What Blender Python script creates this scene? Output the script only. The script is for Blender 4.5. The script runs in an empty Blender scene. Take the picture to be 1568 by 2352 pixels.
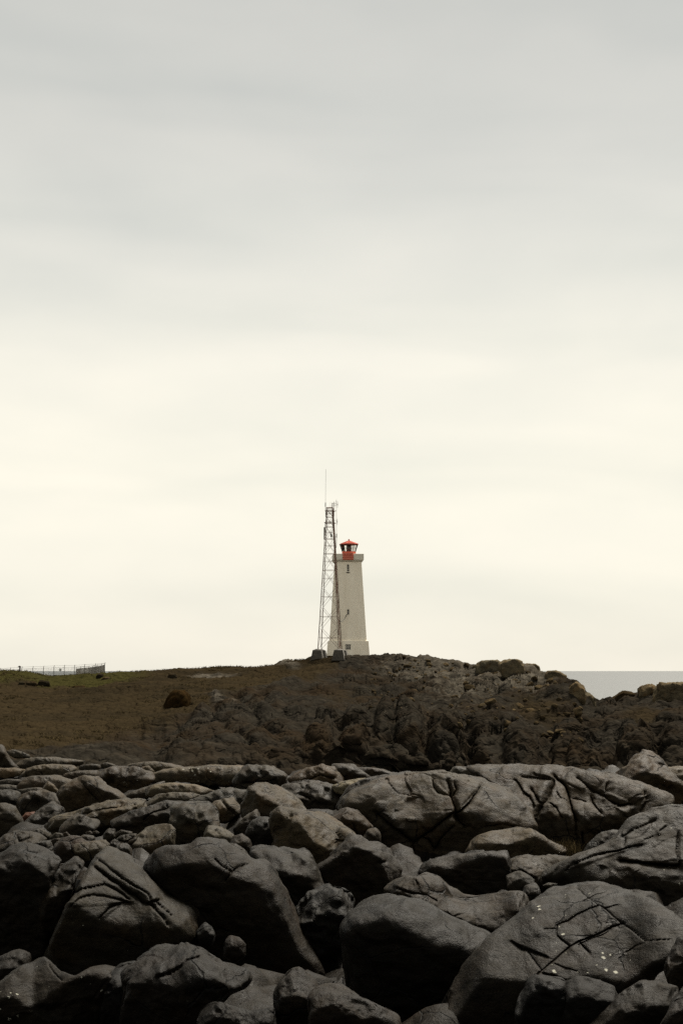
import bpy, math, random
import numpy as np
from mathutils import Vector

# ------------------------------------------------------------------ camera, sky, sun, exposure
scene = bpy.context.scene
COL = scene.collection
CAM_Z = 10.0                     # metres above the sea
F = 3267.0                       # focal length in layout units (picture height 2352)
CX, HY = 784.0, 1541.0           # principal column and horizon row in layout units
cam_d = bpy.data.cameras.new("camera")
cam_d.sensor_fit = 'VERTICAL'; cam_d.sensor_height = 36.0; cam_d.sensor_width = 24.0
cam_d.lens = 50.0; cam_d.shift_y = 365.0/2352.0
cam_d.clip_start = 0.1; cam_d.clip_end = 90000.0
cam = bpy.data.objects.new("camera", cam_d); COL.objects.link(cam)
cam.location = (0, 0, CAM_Z); cam.rotation_euler = (math.radians(90), 0, 0)
scene.camera = cam
scene.view_settings.view_transform = 'Standard'; scene.view_settings.look = 'None'
scene.view_settings.exposure = 3.0; scene.view_settings.gamma = 1.0
scene.view_settings.use_curve_mapping = False
EXPO = 2.0**3.0
scene.cycles.use_denoising = False
scene.cycles.max_bounces = 6

SUN_DIR = Vector((0.34, 0.60, 1.0)).normalized()      # towards the sun behind the cloud
sun_d = bpy.data.lights.new("sun", 'SUN'); sun_d.energy = 1.5; sun_d.angle = math.radians(24)
sun_d.color = (1.0, 0.93, 0.81)
sun = bpy.data.objects.new("sun", sun_d); COL.objects.link(sun)
sun.rotation_euler = SUN_DIR.to_track_quat('Z', 'Y').to_euler(); sun.location = (0, 0, 60)

def s2l(c):
    return tuple(((v/255.0)/12.92 if v <= 10 else (((v/255.0)+0.055)/1.055)**2.4) for v in c)

world = bpy.data.worlds.new("World"); scene.world = world; world.use_nodes = True
wt = world.node_tree; wt.nodes.clear()
def wn(t, **kw):
    n = wt.nodes.new(t)
    for k, v in kw.items(): setattr(n, k, v)
    return n
tc = wn('ShaderNodeTexCoord'); sep = wn('ShaderNodeSeparateXYZ'); wt.links.new(tc.outputs['Generated'], sep.inputs[0])
mp = wn('ShaderNodeMapping'); mp.inputs['Scale'].default_value = (2.0, 2.0, 6.5)
wt.links.new(tc.outputs['Generated'], mp.inputs[0])
nz = wn('ShaderNodeTexNoise'); nz.inputs['Scale'].default_value = 1.5; nz.inputs['Detail'].default_value = 3.0
nz.inputs['Roughness'].default_value = 0.5; nz.inputs['Distortion'].default_value = 0.6
wt.links.new(mp.outputs[0], nz.inputs['Vector'])
m1 = wn('ShaderNodeMath', operation='MULTIPLY_ADD'); m1.inputs[1].default_value = 0.09; m1.inputs[2].default_value = -0.045
wt.links.new(nz.outputs['Fac'], m1.inputs[0])
ab = wn('ShaderNodeMath', operation='ABSOLUTE'); wt.links.new(sep.outputs['Z'], ab.inputs[0])
m2 = wn('ShaderNodeMath', operation='ADD', use_clamp=True); wt.links.new(ab.outputs[0], m2.inputs[0]); wt.links.new(m1.outputs[0], m2.inputs[1])
ramp = wn('ShaderNodeValToRGB'); cr = ramp.color_ramp; cr.interpolation = 'B_SPLINE'
stops = [(0.0, (240, 235, 221)), (0.06, (246, 241, 226)), (0.14, (253, 247, 229)), (0.20, (249, 244, 228)),
         (0.27, (229, 227, 216)), (0.34, (212, 211, 203)), (0.44, (200, 200, 193)), (0.70, (188, 188, 183)), (1.0, (180, 181, 177))]
while len(cr.elements) < len(stops): cr.elements.new(0.5)
for e, (p, c) in zip(cr.elements, stops):
    e.position = p; e.color = (*s2l(c), 1)
wt.links.new(m2.outputs[0], ramp.inputs[0])
# soft darker streaks
mp2 = wn('ShaderNodeMapping'); mp2.inputs['Scale'].default_value = (1.6, 1.6, 8.0); mp2.inputs['Location'].default_value = (3.1, 0.4, 7.7)
wt.links.new(tc.outputs['Generated'], mp2.inputs[0])
nz2 = wn('ShaderNodeTexNoise'); nz2.inputs['Scale'].default_value = 2.0; nz2.inputs['Detail'].default_value = 2.5; nz2.inputs['Distortion'].default_value = 0.4
wt.links.new(mp2.outputs[0], nz2.inputs['Vector'])
rm = wn('ShaderNodeMapRange'); rm.inputs['From Min'].default_value = 0.30; rm.inputs['From Max'].default_value = 0.62
rm.inputs['To Min'].default_value = 0.0; rm.inputs['To Max'].default_value = 1.0
wt.links.new(nz2.outputs['Fac'], rm.inputs['Value'])
mp3 = wn('ShaderNodeMapping'); mp3.inputs['Scale'].default_value = (7.0, 7.0, 13.0); wt.links.new(tc.outputs['Generated'], mp3.inputs[0])
nz3 = wn('ShaderNodeTexNoise'); nz3.inputs['Scale'].default_value = 2.4; nz3.inputs['Detail'].default_value = 6.0; nz3.inputs['Roughness'].default_value = 0.6; wt.links.new(mp3.outputs[0], nz3.inputs['Vector'])
mot = wn('ShaderNodeMath', operation='MULTIPLY_ADD'); mot.inputs[1].default_value = 0.55; wt.links.new(nz3.outputs['Fac'], mot.inputs[0])
mo2 = wn('ShaderNodeMath', operation='SUBTRACT'); mo2.inputs[1].default_value = 0.275; wt.links.new(rm.outputs[0], mo2.inputs[0]); wt.links.new(mo2.outputs[0], mot.inputs[2]); mot.use_clamp = True
tint = wn('ShaderNodeMix', data_type='RGBA'); tint.inputs[6].default_value = (0.905, 0.92, 0.925, 1); tint.inputs[7].default_value = (1.02, 1.015, 1.01, 1)
wt.links.new(mot.outputs[0], tint.inputs[0])
vs = wn('ShaderNodeVectorMath', operation='MULTIPLY'); wt.links.new(ramp.outputs[0], vs.inputs[0]); wt.links.new(tint.outputs[2], vs.inputs[1])
BG = 0.1
vs2 = wn('ShaderNodeVectorMath', operation='SCALE'); vs2.inputs['Scale'].default_value = 1.0/(BG*EXPO)
wt.links.new(vs.outputs[0], vs2.inputs[0])
sky = wn('ShaderNodeTexSky', sky_type='NISHITA'); sky.sun_disc = False
sky.sun_elevation = math.asin(SUN_DIR.z); sky.sun_rotation = math.atan2(SUN_DIR.x, SUN_DIR.y)
mx = wn('ShaderNodeMix', data_type='RGBA'); mx.inputs[0].default_value = 0.99      # cloud cover over the blue sky
wt.links.new(sky.outputs[0], mx.inputs[6]); wt.links.new(vs2.outputs[0], mx.inputs[7])
bgn = wn('ShaderNodeBackground'); bgn.inputs['Strength'].default_value = BG
wt.links.new(mx.outputs[2], bgn.inputs['Color'])
wo = wn('ShaderNodeOutputWorld'); wt.links.new(bgn.outputs[0], wo.inputs[0])

# ------------------------------------------------------------------ helpers
rng = np.random.default_rng(7)
random.seed(7)

def pt(x, y, Y):
    """a point of the place: column x, row y of the layout, Y metres ahead"""
    return np.array([(x-CX)/F*Y, Y, CAM_Z+(HY-y)/F*Y])

def hash3(i, j, k, s=0):
    h = (i.astype(np.int64)*374761393 + j.astype(np.int64)*668265263 + k.astype(np.int64)*2147483647 + s*1274126177) & 0xffffffff
    h = ((h ^ (h >> 13))*1274126177) & 0xffffffff
    h = ((h ^ (h >> 16))*2246822519) & 0xffffffff
    return ((h ^ (h >> 15)) & 0xffffff)/float(0xffffff)

def noise(P, s=0):
    """value noise with smooth fade, about -1..1"""
    I = np.floor(P); f = P-I; I = I.astype(np.int64)
    w = f*f*f*(f*(f*6-15)+10)
    out = 0
    for a in (0, 1):
        wa = w[:, 0] if a else 1-w[:, 0]
        for b in (0, 1):
            wb = w[:, 1] if b else 1-w[:, 1]
            for c in (0, 1):
                wc = w[:, 2] if c else 1-w[:, 2]
                out = out + wa*wb*wc*hash3(I[:, 0]+a, I[:, 1]+b, I[:, 2]+c, s)
    return out*2-1

def fbm(P, o=4, s=0, g=0.5):
    a, t = 1.0, 0
    for i in range(o):
        t = t + a*noise(P*(2.03**i)+i*17.3, s+i); a *= g
    return t

def worley(P, s=0):
    """F1, F2 and a random value of the nearest cell"""
    I = np.floor(P).astype(np.int64)
    d1 = np.full(len(P), 9.0); d2 = np.full(len(P), 9.0); cid = np.zeros(len(P))
    for a in (-1, 0, 1):
        for b in (-1, 0, 1):
            for c in (-1, 0, 1):
                J = I+np.array([a, b, c])
                q = np.stack([hash3(J[:, 0], J[:, 1], J[:, 2], s+m) for m in (1, 2, 3)], 1)+J
                d = np.sqrt(((q-P)**2).sum(1))
                r = hash3(J[:, 0], J[:, 1], J[:, 2], s+9)
                m = d < d1
                d2 = np.where(m, d1, np.minimum(d2, d)); cid = np.where(m, r, cid); d1 = np.where(m, d, d1)
    return d1, d2, cid

def mesh_np(name, V, Fq, smooth=True):
    me = bpy.data.meshes.new(name)
    V = np.ascontiguousarray(V, np.float32); Fq = np.ascontiguousarray(Fq, np.int32)
    n = Fq.shape[1]
    me.vertices.add(len(V)); me.vertices.foreach_set('co', V.ravel())
    me.loops.add(Fq.size); me.loops.foreach_set('vertex_index', Fq.ravel())
    me.polygons.add(len(Fq)); me.polygons.foreach_set('loop_start', np.arange(0, Fq.size, n, dtype=np.int32))
    if smooth: me.polygons.foreach_set('use_smooth', np.ones(len(Fq), bool))
    me.update(calc_edges=True)
    return me

def link(name, me, mat=None, parent=None, loc=None):
    o = bpy.data.objects.new(name, me); COL.objects.link(o)
    if mat is not None and me is not None and not me.materials: me.materials.append(mat)
    if parent is not None: o.parent = parent
    if loc is not None: o.location = tuple(float(v) for v in loc)
    return o

def tag(o, label=None, cat=None, group=None, kind=None):
    if label: o['label'] = label
    if cat: o['category'] = cat
    if group: o['group'] = group
    if kind: o['kind'] = kind
    return o

class MB:
    """collects boxes, bars, tubes and prisms into one mesh"""
    def __init__(s): s.v, s.f = [], []
    def add(s, v, f):
        o = len(s.v); s.v += [tuple(float(c) for c in p) for p in v]; s.f += [tuple(i+o for i in q) for q in f]
    def box(s, x0, x1, y0, y1, z0, z1):
        s.add([(x, y, z) for z in (z0, z1) for y in (y0, y1) for x in (x0, x1)],
              [(0, 2, 3, 1), (4, 5, 7, 6), (0, 1, 5, 4), (2, 6, 7, 3), (0, 4, 6, 2), (1, 3, 7, 5)])
    def tube(s, p, q, r, n=5, r2=None, cap=True):
        p, q = Vector(p), Vector(q); d = (q-p).normalized()
        a = d.orthogonal().normalized(); b = d.cross(a); r2 = r if r2 is None else r2
        ring = lambda c, rr: [c+a*math.cos(2*math.pi*i/n)*rr+b*math.sin(2*math.pi*i/n)*rr for i in range(n)]
        f = [(i, (i+1) % n, n+(i+1) % n, n+i) for i in range(n)]
        if cap: f += [tuple(range(n-1, -1, -1)), tuple(range(n, 2*n))]
        s.add(ring(p, r)+ring(q, r2), f)
    def rings(s, rs, cap=True):
        n = len(rs[0]); v = [p for r in rs for p in r]; f = []
        for k in range(len(rs)-1):
            f += [(k*n+i, k*n+(i+1) % n, (k+1)*n+(i+1) % n, (k+1)*n+i) for i in range(n)]
        if cap: f += [tuple(range(n-1, -1, -1)), tuple(range((len(rs)-1)*n, len(rs)*n))]
        s.add(v, f)
    def sq(s, secs, cap=True):   # secs: (half width, z) square sections
        s.rings([[(-w, -w, z), (w, -w, z), (w, w, z), (-w, w, z)] for w, z in secs], cap)
    def poly(s, secs, n, rot=0, cap=True):
        s.rings([[(r*math.cos(rot+2*math.pi*i/n), r*math.sin(rot+2*math.pi*i/n), z) for i in range(n)] for r, z in secs], cap)
    def build(s, name, mat, parent=None, smooth=False, bevel=0):
        me = bpy.data.meshes.new(name); me.from_pydata(s.v, [], s.f); me.update()
        if smooth: me.polygons.foreach_set('use_smooth', [True]*len(me.polygons))
        o = link(name, me, mat, parent)
        if bevel:
            b = o.modifiers.new('bevel', 'BEVEL'); b.width = bevel; b.segments = 2; b.limit_method = 'ANGLE'
        return o

def empty(name, loc, rz=0):
    o = bpy.data.objects.new(name, None); COL.objects.link(o)
    o.location = tuple(float(v) for v in loc); o.rotation_euler = (0, 0, rz); o.empty_display_size = 0.3
    return o

# ------------------------------------------------------------------ materials
class NT:
    def __init__(s, name):
        s.m = bpy.data.materials.new(name); s.m.use_nodes = True; s.t = s.m.node_tree
        s.b = s.t.nodes['Principled BSDF']
        s.co = s.n('ShaderNodeTexCoord').outputs['Object']
    def n(s, t, **kw):
        n = s.t.nodes.new(t)
        for k, v in kw.items(): setattr(n, k, v)
        return n
    def l(s, a, b): s.t.links.new(a, b)
    def noise(s, scale, detail=5, rough=0.55, vec=None, dist=0.0):
        n = s.n('ShaderNodeTexNoise'); n.inputs['Scale'].default_value = scale; n.inputs['Detail'].default_value = detail
        n.inputs['Roughness'].default_value = rough; n.inputs['Distortion'].default_value = dist
        s.l(vec or s.co, n.inputs['Vector']); return n.outputs['Fac']
    def mapping(s, scale, rot=(0, 0, 0), vec=None):
        m = s.n('ShaderNodeMapping'); m.inputs['Scale'].default_value = scale; m.inputs['Rotation'].default_value = rot
        s.l(vec or s.co, m.inputs[0]); return m.outputs[0]
    def ramp(s, fac, stops, interp='LINEAR'):
        r = s.n('ShaderNodeValToRGB'); e = r.color_ramp; e.interpolation = interp
        while len(e.elements) < len(stops): e.elements.new(0.5)
        for q, (p, c) in zip(e.elements, stops):
            q.position = p; q.color = (*(c if isinstance(c, tuple) else (c, c, c)), 1)
        s.l(fac, r.inputs[0]); return r.outputs[0]
    def mix(s, fac, a, b, blend='MIX'):
        m = s.n('ShaderNodeMix', data_type='RGBA', blend_type=blend)
        for sock, v in ((m.inputs[0], fac), (m.inputs[6], a), (m.inputs[7], b)):
            if isinstance(v, (int, float)): sock.default_value = v
            elif isinstance(v, tuple): sock.default_value = (*v, 1)
            else: s.l(v, sock)
        return m.outputs[2]
    def math(s, op, a, b=0.0, c=None):
        m = s.n('ShaderNodeMath', operation=op)
        for sock, v in zip(m.inputs, (a, b, c)):
            if v is None: continue
            if isinstance(v, (int, float)): sock.default_value = v
            else: s.l(v, sock)
        return m.outputs[0]
    def bump(s, h, dist, strength=1.0, prev=None):
        b = s.n('ShaderNodeBump'); b.inputs['Distance'].default_value = dist; b.inputs['Strength'].default_value = strength
        s.l(h, b.inputs['Height'])
        if prev is not None: s.l(prev, b.inputs['Normal'])
        return b.outputs[0]
    def set(s, color=None, rough=None, normal=None, metal=None, spec=None):
        for k, v in (('Base Color', color), ('Roughness', rough), ('Normal', normal), ('Metallic', metal), ('Specular IOR Level', spec)):
            if v is None: continue
            if isinstance(v, tuple): s.b.inputs[k].default_value = (*v, 1)
            elif isinstance(v, (int, float)): s.b.inputs[k].default_value = v
            else: s.l(v, s.b.inputs[k])
        return s.m

def rock_material(name='basalt', spec=0.055, r0=0.46, r1=0.72):
    t = NT(name)
    oi = t.n('ShaderNodeObjectInfo')
    off = t.n('ShaderNodeVectorMath', operation='ADD'); t.l(t.co, off.inputs[0])
    sc = t.n('ShaderNodeVectorMath', operation='SCALE'); sc.inputs[0].default_value = (37, 51, 23); t.l(oi.outputs['Random'], sc.inputs['Scale'])
    t.l(sc.outputs[0], off.inputs[1]); v = off.outputs[0]
    big = t.noise(0.9, 4, 0.6, v, 0.5); mid = t.noise(5.0, 6, 0.62, v, 0.3); fine = t.noise(60.0, 5, 0.65, v)
    streak = t.noise(2.2, 5, 0.6, t.mapping((1.0, 1.4, 3.6), (0.35, 0.28, 0.3), v), 0.8)
    c = t.ramp(big, [(0.30, (0.0137, 0.0112, 0.0073)), (0.48, (0.0263, 0.0213, 0.0139)), (0.70, (0.0458, 0.0359, 0.0218))])
    c = t.mix(t.ramp(mid, [(0.40, 0.0), (0.72, 0.85)]), c, (0.0595, 0.0484, 0.0316))
    c = t.mix(t.ramp(streak, [(0.46, 0.0), (0.66, 0.65)]), c, (0.0121, 0.0098, 0.0065))
    c = t.mix(t.ramp(t.noise(1.7, 5, 0.6, v), [(0.52, 0.0), (0.68, 0.6)]), c, (0.0458, 0.0281, 0.0124))
    c = t.mix(t.ramp(fine, [(0.35, 0.65), (0.60, 0.0)]), c, (0.0098, 0.0079, 0.0053))
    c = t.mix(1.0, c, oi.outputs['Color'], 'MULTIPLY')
    # crusts of pale lichen, a few centimetres across
    warp = t.n('ShaderNodeTexNoise'); warp.inputs['Scale'].default_value = 42.0; warp.inputs['Detail'].default_value = 3; t.l(v, warp.inputs['Vector'])
    wv = t.n('ShaderNodeVectorMath', operation='MULTIPLY_ADD'); t.l(warp.outputs['Color'], wv.inputs[0]); wv.inputs[1].default_value = (0.045, 0.045, 0.045); t.l(v, wv.inputs[2])
    vo = t.n('ShaderNodeTexVoronoi', feature='F1'); vo.inputs['Scale'].default_value = 12.0; vo.inputs['Randomness'].default_value = 1.0; t.l(wv.outputs[0], vo.inputs['Vector'])
    sepc = t.n('ShaderNodeSeparateColor'); t.l(vo.outputs['Color'], sepc.inputs[0])
    cluster = t.ramp(t.noise(0.8, 2, 0.5, v), [(0.46, 0.0), (0.60, 1.0)])
    size = t.math('MULTIPLY', t.math('POWER', sepc.outputs[0], 2.5), t.math('MULTIPLY', cluster, t.math('MULTIPLY', oi.outputs['Alpha'], 0.32)))
    spot = t.math('LESS_THAN', vo.outputs['Distance'], size)
    lc = t.mix(t.noise(90, 2, 0.5, v), (0.09, 0.09, 0.07), (0.34, 0.33, 0.27))
    c = t.mix(spot, c, lc)
    wj = t.n('ShaderNodeVectorMath', operation='MULTIPLY_ADD'); t.l(t.n('ShaderNodeTexNoise').outputs['Color'], wj.inputs[0]); wj.inputs[1].default_value = (0.35, 0.35, 0.35); t.l(v, wj.inputs[2])
    jn = wj.inputs[0].links[0].from_node; jn.inputs['Scale'].default_value = 2.2; jn.inputs['Detail'].default_value = 4; t.l(v, jn.inputs['Vector'])
    vj = t.n('ShaderNodeTexVoronoi', feature='DISTANCE_TO_EDGE'); vj.inputs['Scale'].default_value = 1.15; t.l(t.mapping((1.0, 0.7, 1.3), (0.5, 0.3, 0.6), wj.outputs[0]), vj.inputs['Vector'])
    hl = t.math('MAXIMUM', t.ramp(vj.outputs['Distance'], [(0.0, 0.0), (0.016, 1.0)]), t.ramp(t.noise(0.9, 3, 0.5, v), [(0.40, 0.0), (0.52, 1.0)]))
    c = t.mix(hl, (0.004, 0.0037, 0.003), c)
    b1 = t.bump(hl, 0.03, 0.9, t.bump(mid, 0.024, 0.8)); b2 = t.bump(streak, 0.014, 0.8, b1); b3 = t.bump(fine, 0.0075, 1.0, b2); b4 = t.bump(t.noise(18.0, 6, 0.65, v), 0.016, 0.9, b3)
    rough = t.ramp(mid, [(0.3, r0), (0.7, r1)])
    return t.set(c, rough, b4, spec=spec)
M_ROCK = rock_material()
M_HROCK = rock_material('dry_hill_rock', 0.0, 0.9, 0.95)

def hill_material():
    t = NT('headland')
    at = t.n('ShaderNodeVertexColor', layer_name='zone'); sp = t.n('ShaderNodeSeparateColor'); t.l(at.outputs['Color'], sp.inputs[0])
    v = t.co
    big = t.noise(0.12, 5, 0.6, v, 0.4); mid = t.noise(0.7, 6, 0.65, v); fine = t.noise(4.0, 6, 0.7, v)
    strat = t.noise(0.5, 6, 0.65, t.mapping((0.8, 0.8, 5.0), (0.15, 0.25, 0.0)), 0.4)
    band = t.noise(0.16, 5, 0.6, t.mapping((0.35, 1.0, 1.0)), 0.5)
    wv = t.n('ShaderNodeVectorMath', operation='MULTIPLY_ADD'); wn_ = t.n('ShaderNodeTexNoise'); wn_.inputs['Scale'].default_value = 0.6; wn_.inputs['Detail'].default_value = 4
    t.l(v, wn_.inputs['Vector']); t.l(wn_.outputs['Color'], wv.inputs[0]); wv.inputs[1].default_value = (1.6, 1.6, 1.6); t.l(v, wv.inputs[2])
    def joints(scale):
        vo = t.n('ShaderNodeTexVoronoi', feature='DISTANCE_TO_EDGE'); vo.inputs['Scale'].default_value = scale
        t.l(t.mapping((1.0, 0.55, 1.5), (0.3, 0.4, 0.2), wv.outputs[0]), vo.inputs['Vector']); return t.ramp(vo.outputs['Distance'], [(0.0, 0.0), (0.13, 0.8), (0.5, 1.0)])
    j1, j2 = joints(0.45), joints(1.25)
    rock = t.ramp(mid, [(0.3, (0.0075, 0.0065, 0.0052)), (0.52, (0.0150, 0.0130, 0.0100)), (0.75, (0.0270, 0.0232, 0.0176))])
    rock = t.mix(t.ramp(big, [(0.44, 0.0), (0.64, 0.75)]), rock, (0.0165, 0.0110, 0.0062))
    rock = t.mix(t.ramp(strat, [(0.42, 0.0), (0.7, 0.5)]), rock, (0.0070, 0.0064, 0.0054))
    pale = t.ramp(mid, [(0.3, (0.028, 0.0248, 0.0195)), (0.7, (0.078, 0.069, 0.054))])
    turf = t.ramp(fine, [(0.25, (0.0125, 0.0092, 0.0052)), (0.5, (0.0180, 0.0132, 0.0072)), (0.78, (0.0235, 0.0172, 0.0092))])
    turf = t.mix(t.ramp(band, [(0.42, 0.0), (0.68, 0.7)]), turf, (0.0095, 0.0078, 0.0050))
    turf = t.mix(t.ramp(mid, [(0.52, 0.0), (0.75, 0.5)]), turf, (0.0240, 0.0185, 0.0092))
    grass = t.ramp(fine, [(0.3, (0.0108, 0.0102, 0.0032)), (0.55, (0.0223, 0.0202, 0.0071)), (0.75, (0.0324, 0.0274, 0.0114))])
    brk = t.math('SUBTRACT', t.math('MULTIPLY', t.noise(0.9, 6, 0.7, v), 1.0), 0.5)
    edge = lambda ch, lo=0.30, hi=0.68: t.ramp(t.math('ADD', ch, t.math('MULTIPLY', brk, 0.9)), [(lo, 0.0), (hi, 1.0)])
    c = t.mix(edge(sp.outputs[2]), rock, pale)
    c = t.mix(edge(sp.outputs[1]), c, turf)
    c = t.mix(edge(sp.outputs[0]), c, grass)
    b1 = t.bump(mid, 0.14, 0.8); b2 = t.bump(fine, 0.028, 0.9, b1); b3 = t.bump(j1, 0.22, 0.7, b2); b3 = t.bump(j2, 0.08, 0.6, b3)
    return t.set(c, 0.9, b3, spec=0.0)
M_HILL = hill_material()

def simple(name, c0, c1, scale, rough=0.7, bump=0.0, metal=0.0, streak=False, spec=0.5):
    t = NT(name); v = t.mapping((1, 1, 0.25)) if streak else t.co
    f = t.noise(scale, 6, 0.65, v)
    c = t.ramp(f, [(0.3, c0), (0.7, c1)])
    nb = t.bump(t.noise(scale*4, 4, 0.6), bump, 1.0) if bump else None
    return t.set(c, rough, nb, metal, spec)

def tower_material():
    t = NT('weathered_white_paint')
    a = t.noise(0.6, 6, 0.65, t.mapping((1, 1, 0.18))); b = t.noise(2.5, 6, 0.7)
    c = t.ramp(a, [(0.3, (0.80, 0.71, 0.56)), (0.6, (0.90, 0.82, 0.67))])
    c = t.mix(t.ramp(b, [(0.5, 0.0), (0.8, 0.30)]), c, (0.64, 0.55, 0.41))
    return t.set(c, 0.85, t.bump(b, 0.004, 0.5), spec=0.1)
M_TOWER = tower_material()
M_PARAPET = simple('grey_concrete', (0.58, 0.54, 0.44), (0.74, 0.69, 0.57), 1.5, 0.85, 0.01)
M_RED = simple('red_paint', (0.52, 0.11, 0.07), (0.64, 0.16, 0.10), 2.5, 0.7, spec=0.1)
M_ROOF = simple('faded_red_roof_paint', (0.20, 0.050, 0.038), (0.27, 0.070, 0.052), 2.0, 0.95, spec=0.0)
M_SLAT = simple('pale_red_slats', (0.50, 0.12, 0.07), (0.62, 0.20, 0.12), 3.0, 0.6)
M_DARK = simple('dark_frame', (0.035, 0.030, 0.025), (0.06, 0.05, 0.04), 5.0, 0.5)
M_LENS = simple('lamp_lens', (0.030, 0.012, 0.009), (0.07, 0.028, 0.02), 4.0, 0.15)
M_STEEL = simple('rusty_mast_steel', (0.10, 0.070, 0.048), (0.19, 0.12, 0.08), 1.2, 0.7)
M_RUST = simple('orange_rust', (0.11, 0.045, 0.022), (0.19, 0.085, 0.045), 2.0, 0.8)
M_GALV = simple('grey_antenna', (0.20, 0.20, 0.18), (0.30, 0.30, 0.27), 2.0, 0.6)
M_FOOT = simple('dark_concrete', (0.030, 0.026, 0.020), (0.075, 0.065, 0.050), 2.0, 0.9, 0.05)
M_POST = simple('fence_steel', (0.045, 0.038, 0.030), (0.09, 0.075, 0.06), 2.0, 0.7)
M_WIRE = simple('fence_wire', (0.16, 0.15, 0.13), (0.24, 0.22, 0.19), 2.0, 0.7)
M_SIGN = simple('grey_sign', (0.35, 0.35, 0.33), (0.45, 0.45, 0.42), 2.0, 0.6)
M_CABLE = simple('black_cable', (0.02, 0.02, 0.02), (0.04, 0.035, 0.03), 3.0, 0.5)
M_GRASS = simple('dry_grass', (0.035, 0.026, 0.012), (0.075, 0.056, 0.027), 0.6, 0.9, spec=0.0)
def glass_material():
    t = NT('lantern_glass')
    tr = t.n('ShaderNodeBsdfTransparent'); tr.inputs[0].default_value = (0.94, 0.93, 0.90, 1)
    gl = t.n('ShaderNodeBsdfGlossy'); gl.inputs['Roughness'].default_value = 0.03
    fr = t.n('ShaderNodeFresnel'); fr.inputs['IOR'].default_value = 1.45
    m = t.n('ShaderNodeMixShader'); t.l(fr.outputs[0], m.inputs[0]); t.l(tr.outputs[0], m.inputs[1]); t.l(gl.outputs[0], m.inputs[2])
    t.l(m.outputs[0], t.t.nodes['Material Output'].inputs[0]); return t.m
M_GLASS = glass_material()
def sea_material():
    t = NT('sea_water')
    w1 = t.noise(0.11, 5, 0.6, t.mapping((0.6, 1.6, 1))); w2 = t.noise(0.9, 4, 0.6, t.mapping((0.7, 1.5, 1)))
    b = t.bump(w2, 0.12, 0.8, t.bump(w1, 0.9, 0.8))
    return t.set((0.012, 0.017, 0.018), 0.60, b, spec=0.26)
M_SEA = sea_material()

# ------------------------------------------------------------------ the sea
R = 70000.0
xs = np.concatenate([-np.geomspace(R, 50, 14), [0], np.geomspace(50, R, 14)])
gx, gy = np.meshgrid(xs, np.concatenate([-np.geomspace(R, 50, 10), [0], np.geomspace(50, R, 16)]))
V = np.stack([gx.ravel(), gy.ravel(), np.zeros(gx.size)], 1)
nr, nc = gx.shape
idx = np.arange(nr*nc).reshape(nr, nc)
def grid_faces(idx): return np.stack([idx[:-1, :-1].ravel(), idx[:-1, 1:].ravel(), idx[1:, 1:].ravel(), idx[1:, :-1].ravel()], 1)
tag(link('sea', mesh_np('sea', V, grid_faces(idx), False), M_SEA), kind='structure')

# ------------------------------------------------------------------ the headland
HC = {  # column: six (distance, row) stops from the foot to the skyline, then (distance, height) behind it
 -1100: ([(80, 1790), (105, 1725), (135, 1660), (165, 1605), (195, 1560), (220, 1538)], (300, 9.3)),
 -400: ([(80, 1790), (105, 1725), (135, 1660), (165, 1605), (195, 1560), (216, 1536)], (300, 9.2)),
 0:    ([(80, 1790), (105, 1725), (135, 1660), (165, 1605), (193, 1562), (210, 1539)], (300, 8.9)),
 110:  ([(80, 1790), (105, 1725), (135, 1660), (165, 1605), (197, 1570), (219, 1555)], (300, 8.85)),
 250:  ([(80, 1790), (105, 1722), (135, 1655), (166, 1600), (199, 1562), (221, 1547)], (300, 8.9)),
 450:  ([(82, 1790), (98, 1725), (122, 1655), (160, 1595), (198, 1555), (222, 1535)], (270, 9.3)),
 600:  ([(86, 1790), (95, 1720), (110, 1655), (146, 1592), (192, 1548), (221, 1530)], (260, 10.0)),
 700:  ([(90, 1790), (97, 1712), (110, 1650), (150, 1586), (197, 1527), (212, 1514)], (236, 11.6)),
 790:  ([(92, 1795), (98, 1715), (110, 1650), (150, 1584), (199, 1522), (212, 1506)], (236, 11.8)),
 870:  ([(93, 1798), (98, 1725), (108, 1665), (142, 1600), (190, 1540), (212, 1506)], (236, 11.6)),
 960:  ([(94, 1800), (98, 1740), (105, 1680), (130, 1620), (172, 1560), (207, 1512)], (232, 10.5)),
 1100: ([(93, 1800), (98, 1745), (106, 1690), (125, 1630), (164, 1570), (198, 1522)], (222, 8.5)),
 1200: ([(93, 1800), (98, 1750), (105, 1700), (119, 1640), (148, 1580), (188, 1525)], (210, 7.5)),
 1290: ([(92, 1800), (96, 1755), (102, 1700), (111, 1650), (130, 1602), (168, 1552)], (190, 6.0)),
 1365: ([(92, 1800), (96, 1760), (101, 1715), (107, 1675), (121, 1640), (150, 1606)], (172, 4.0)),
 1450: ([(90, 1800), (94, 1760), (99, 1715), (105, 1670), (117, 1625), (141, 1587)], (165, 4.0)),
 1568: ([(90, 1800), (94, 1760), (99, 1712), (105, 1665), (116, 1618), (138, 1574)], (165, 5.0)),
 1900: ([(90, 1800), (94, 1755), (99, 1705), (105, 1655), (116, 1606), (138, 1560)], (165, 5.0)),
 2700: ([(90, 1800), (98, 1755), (106, 1710), (115, 1665), (126, 1620), (140, 1585)], (165, 4.0)),
}
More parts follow.
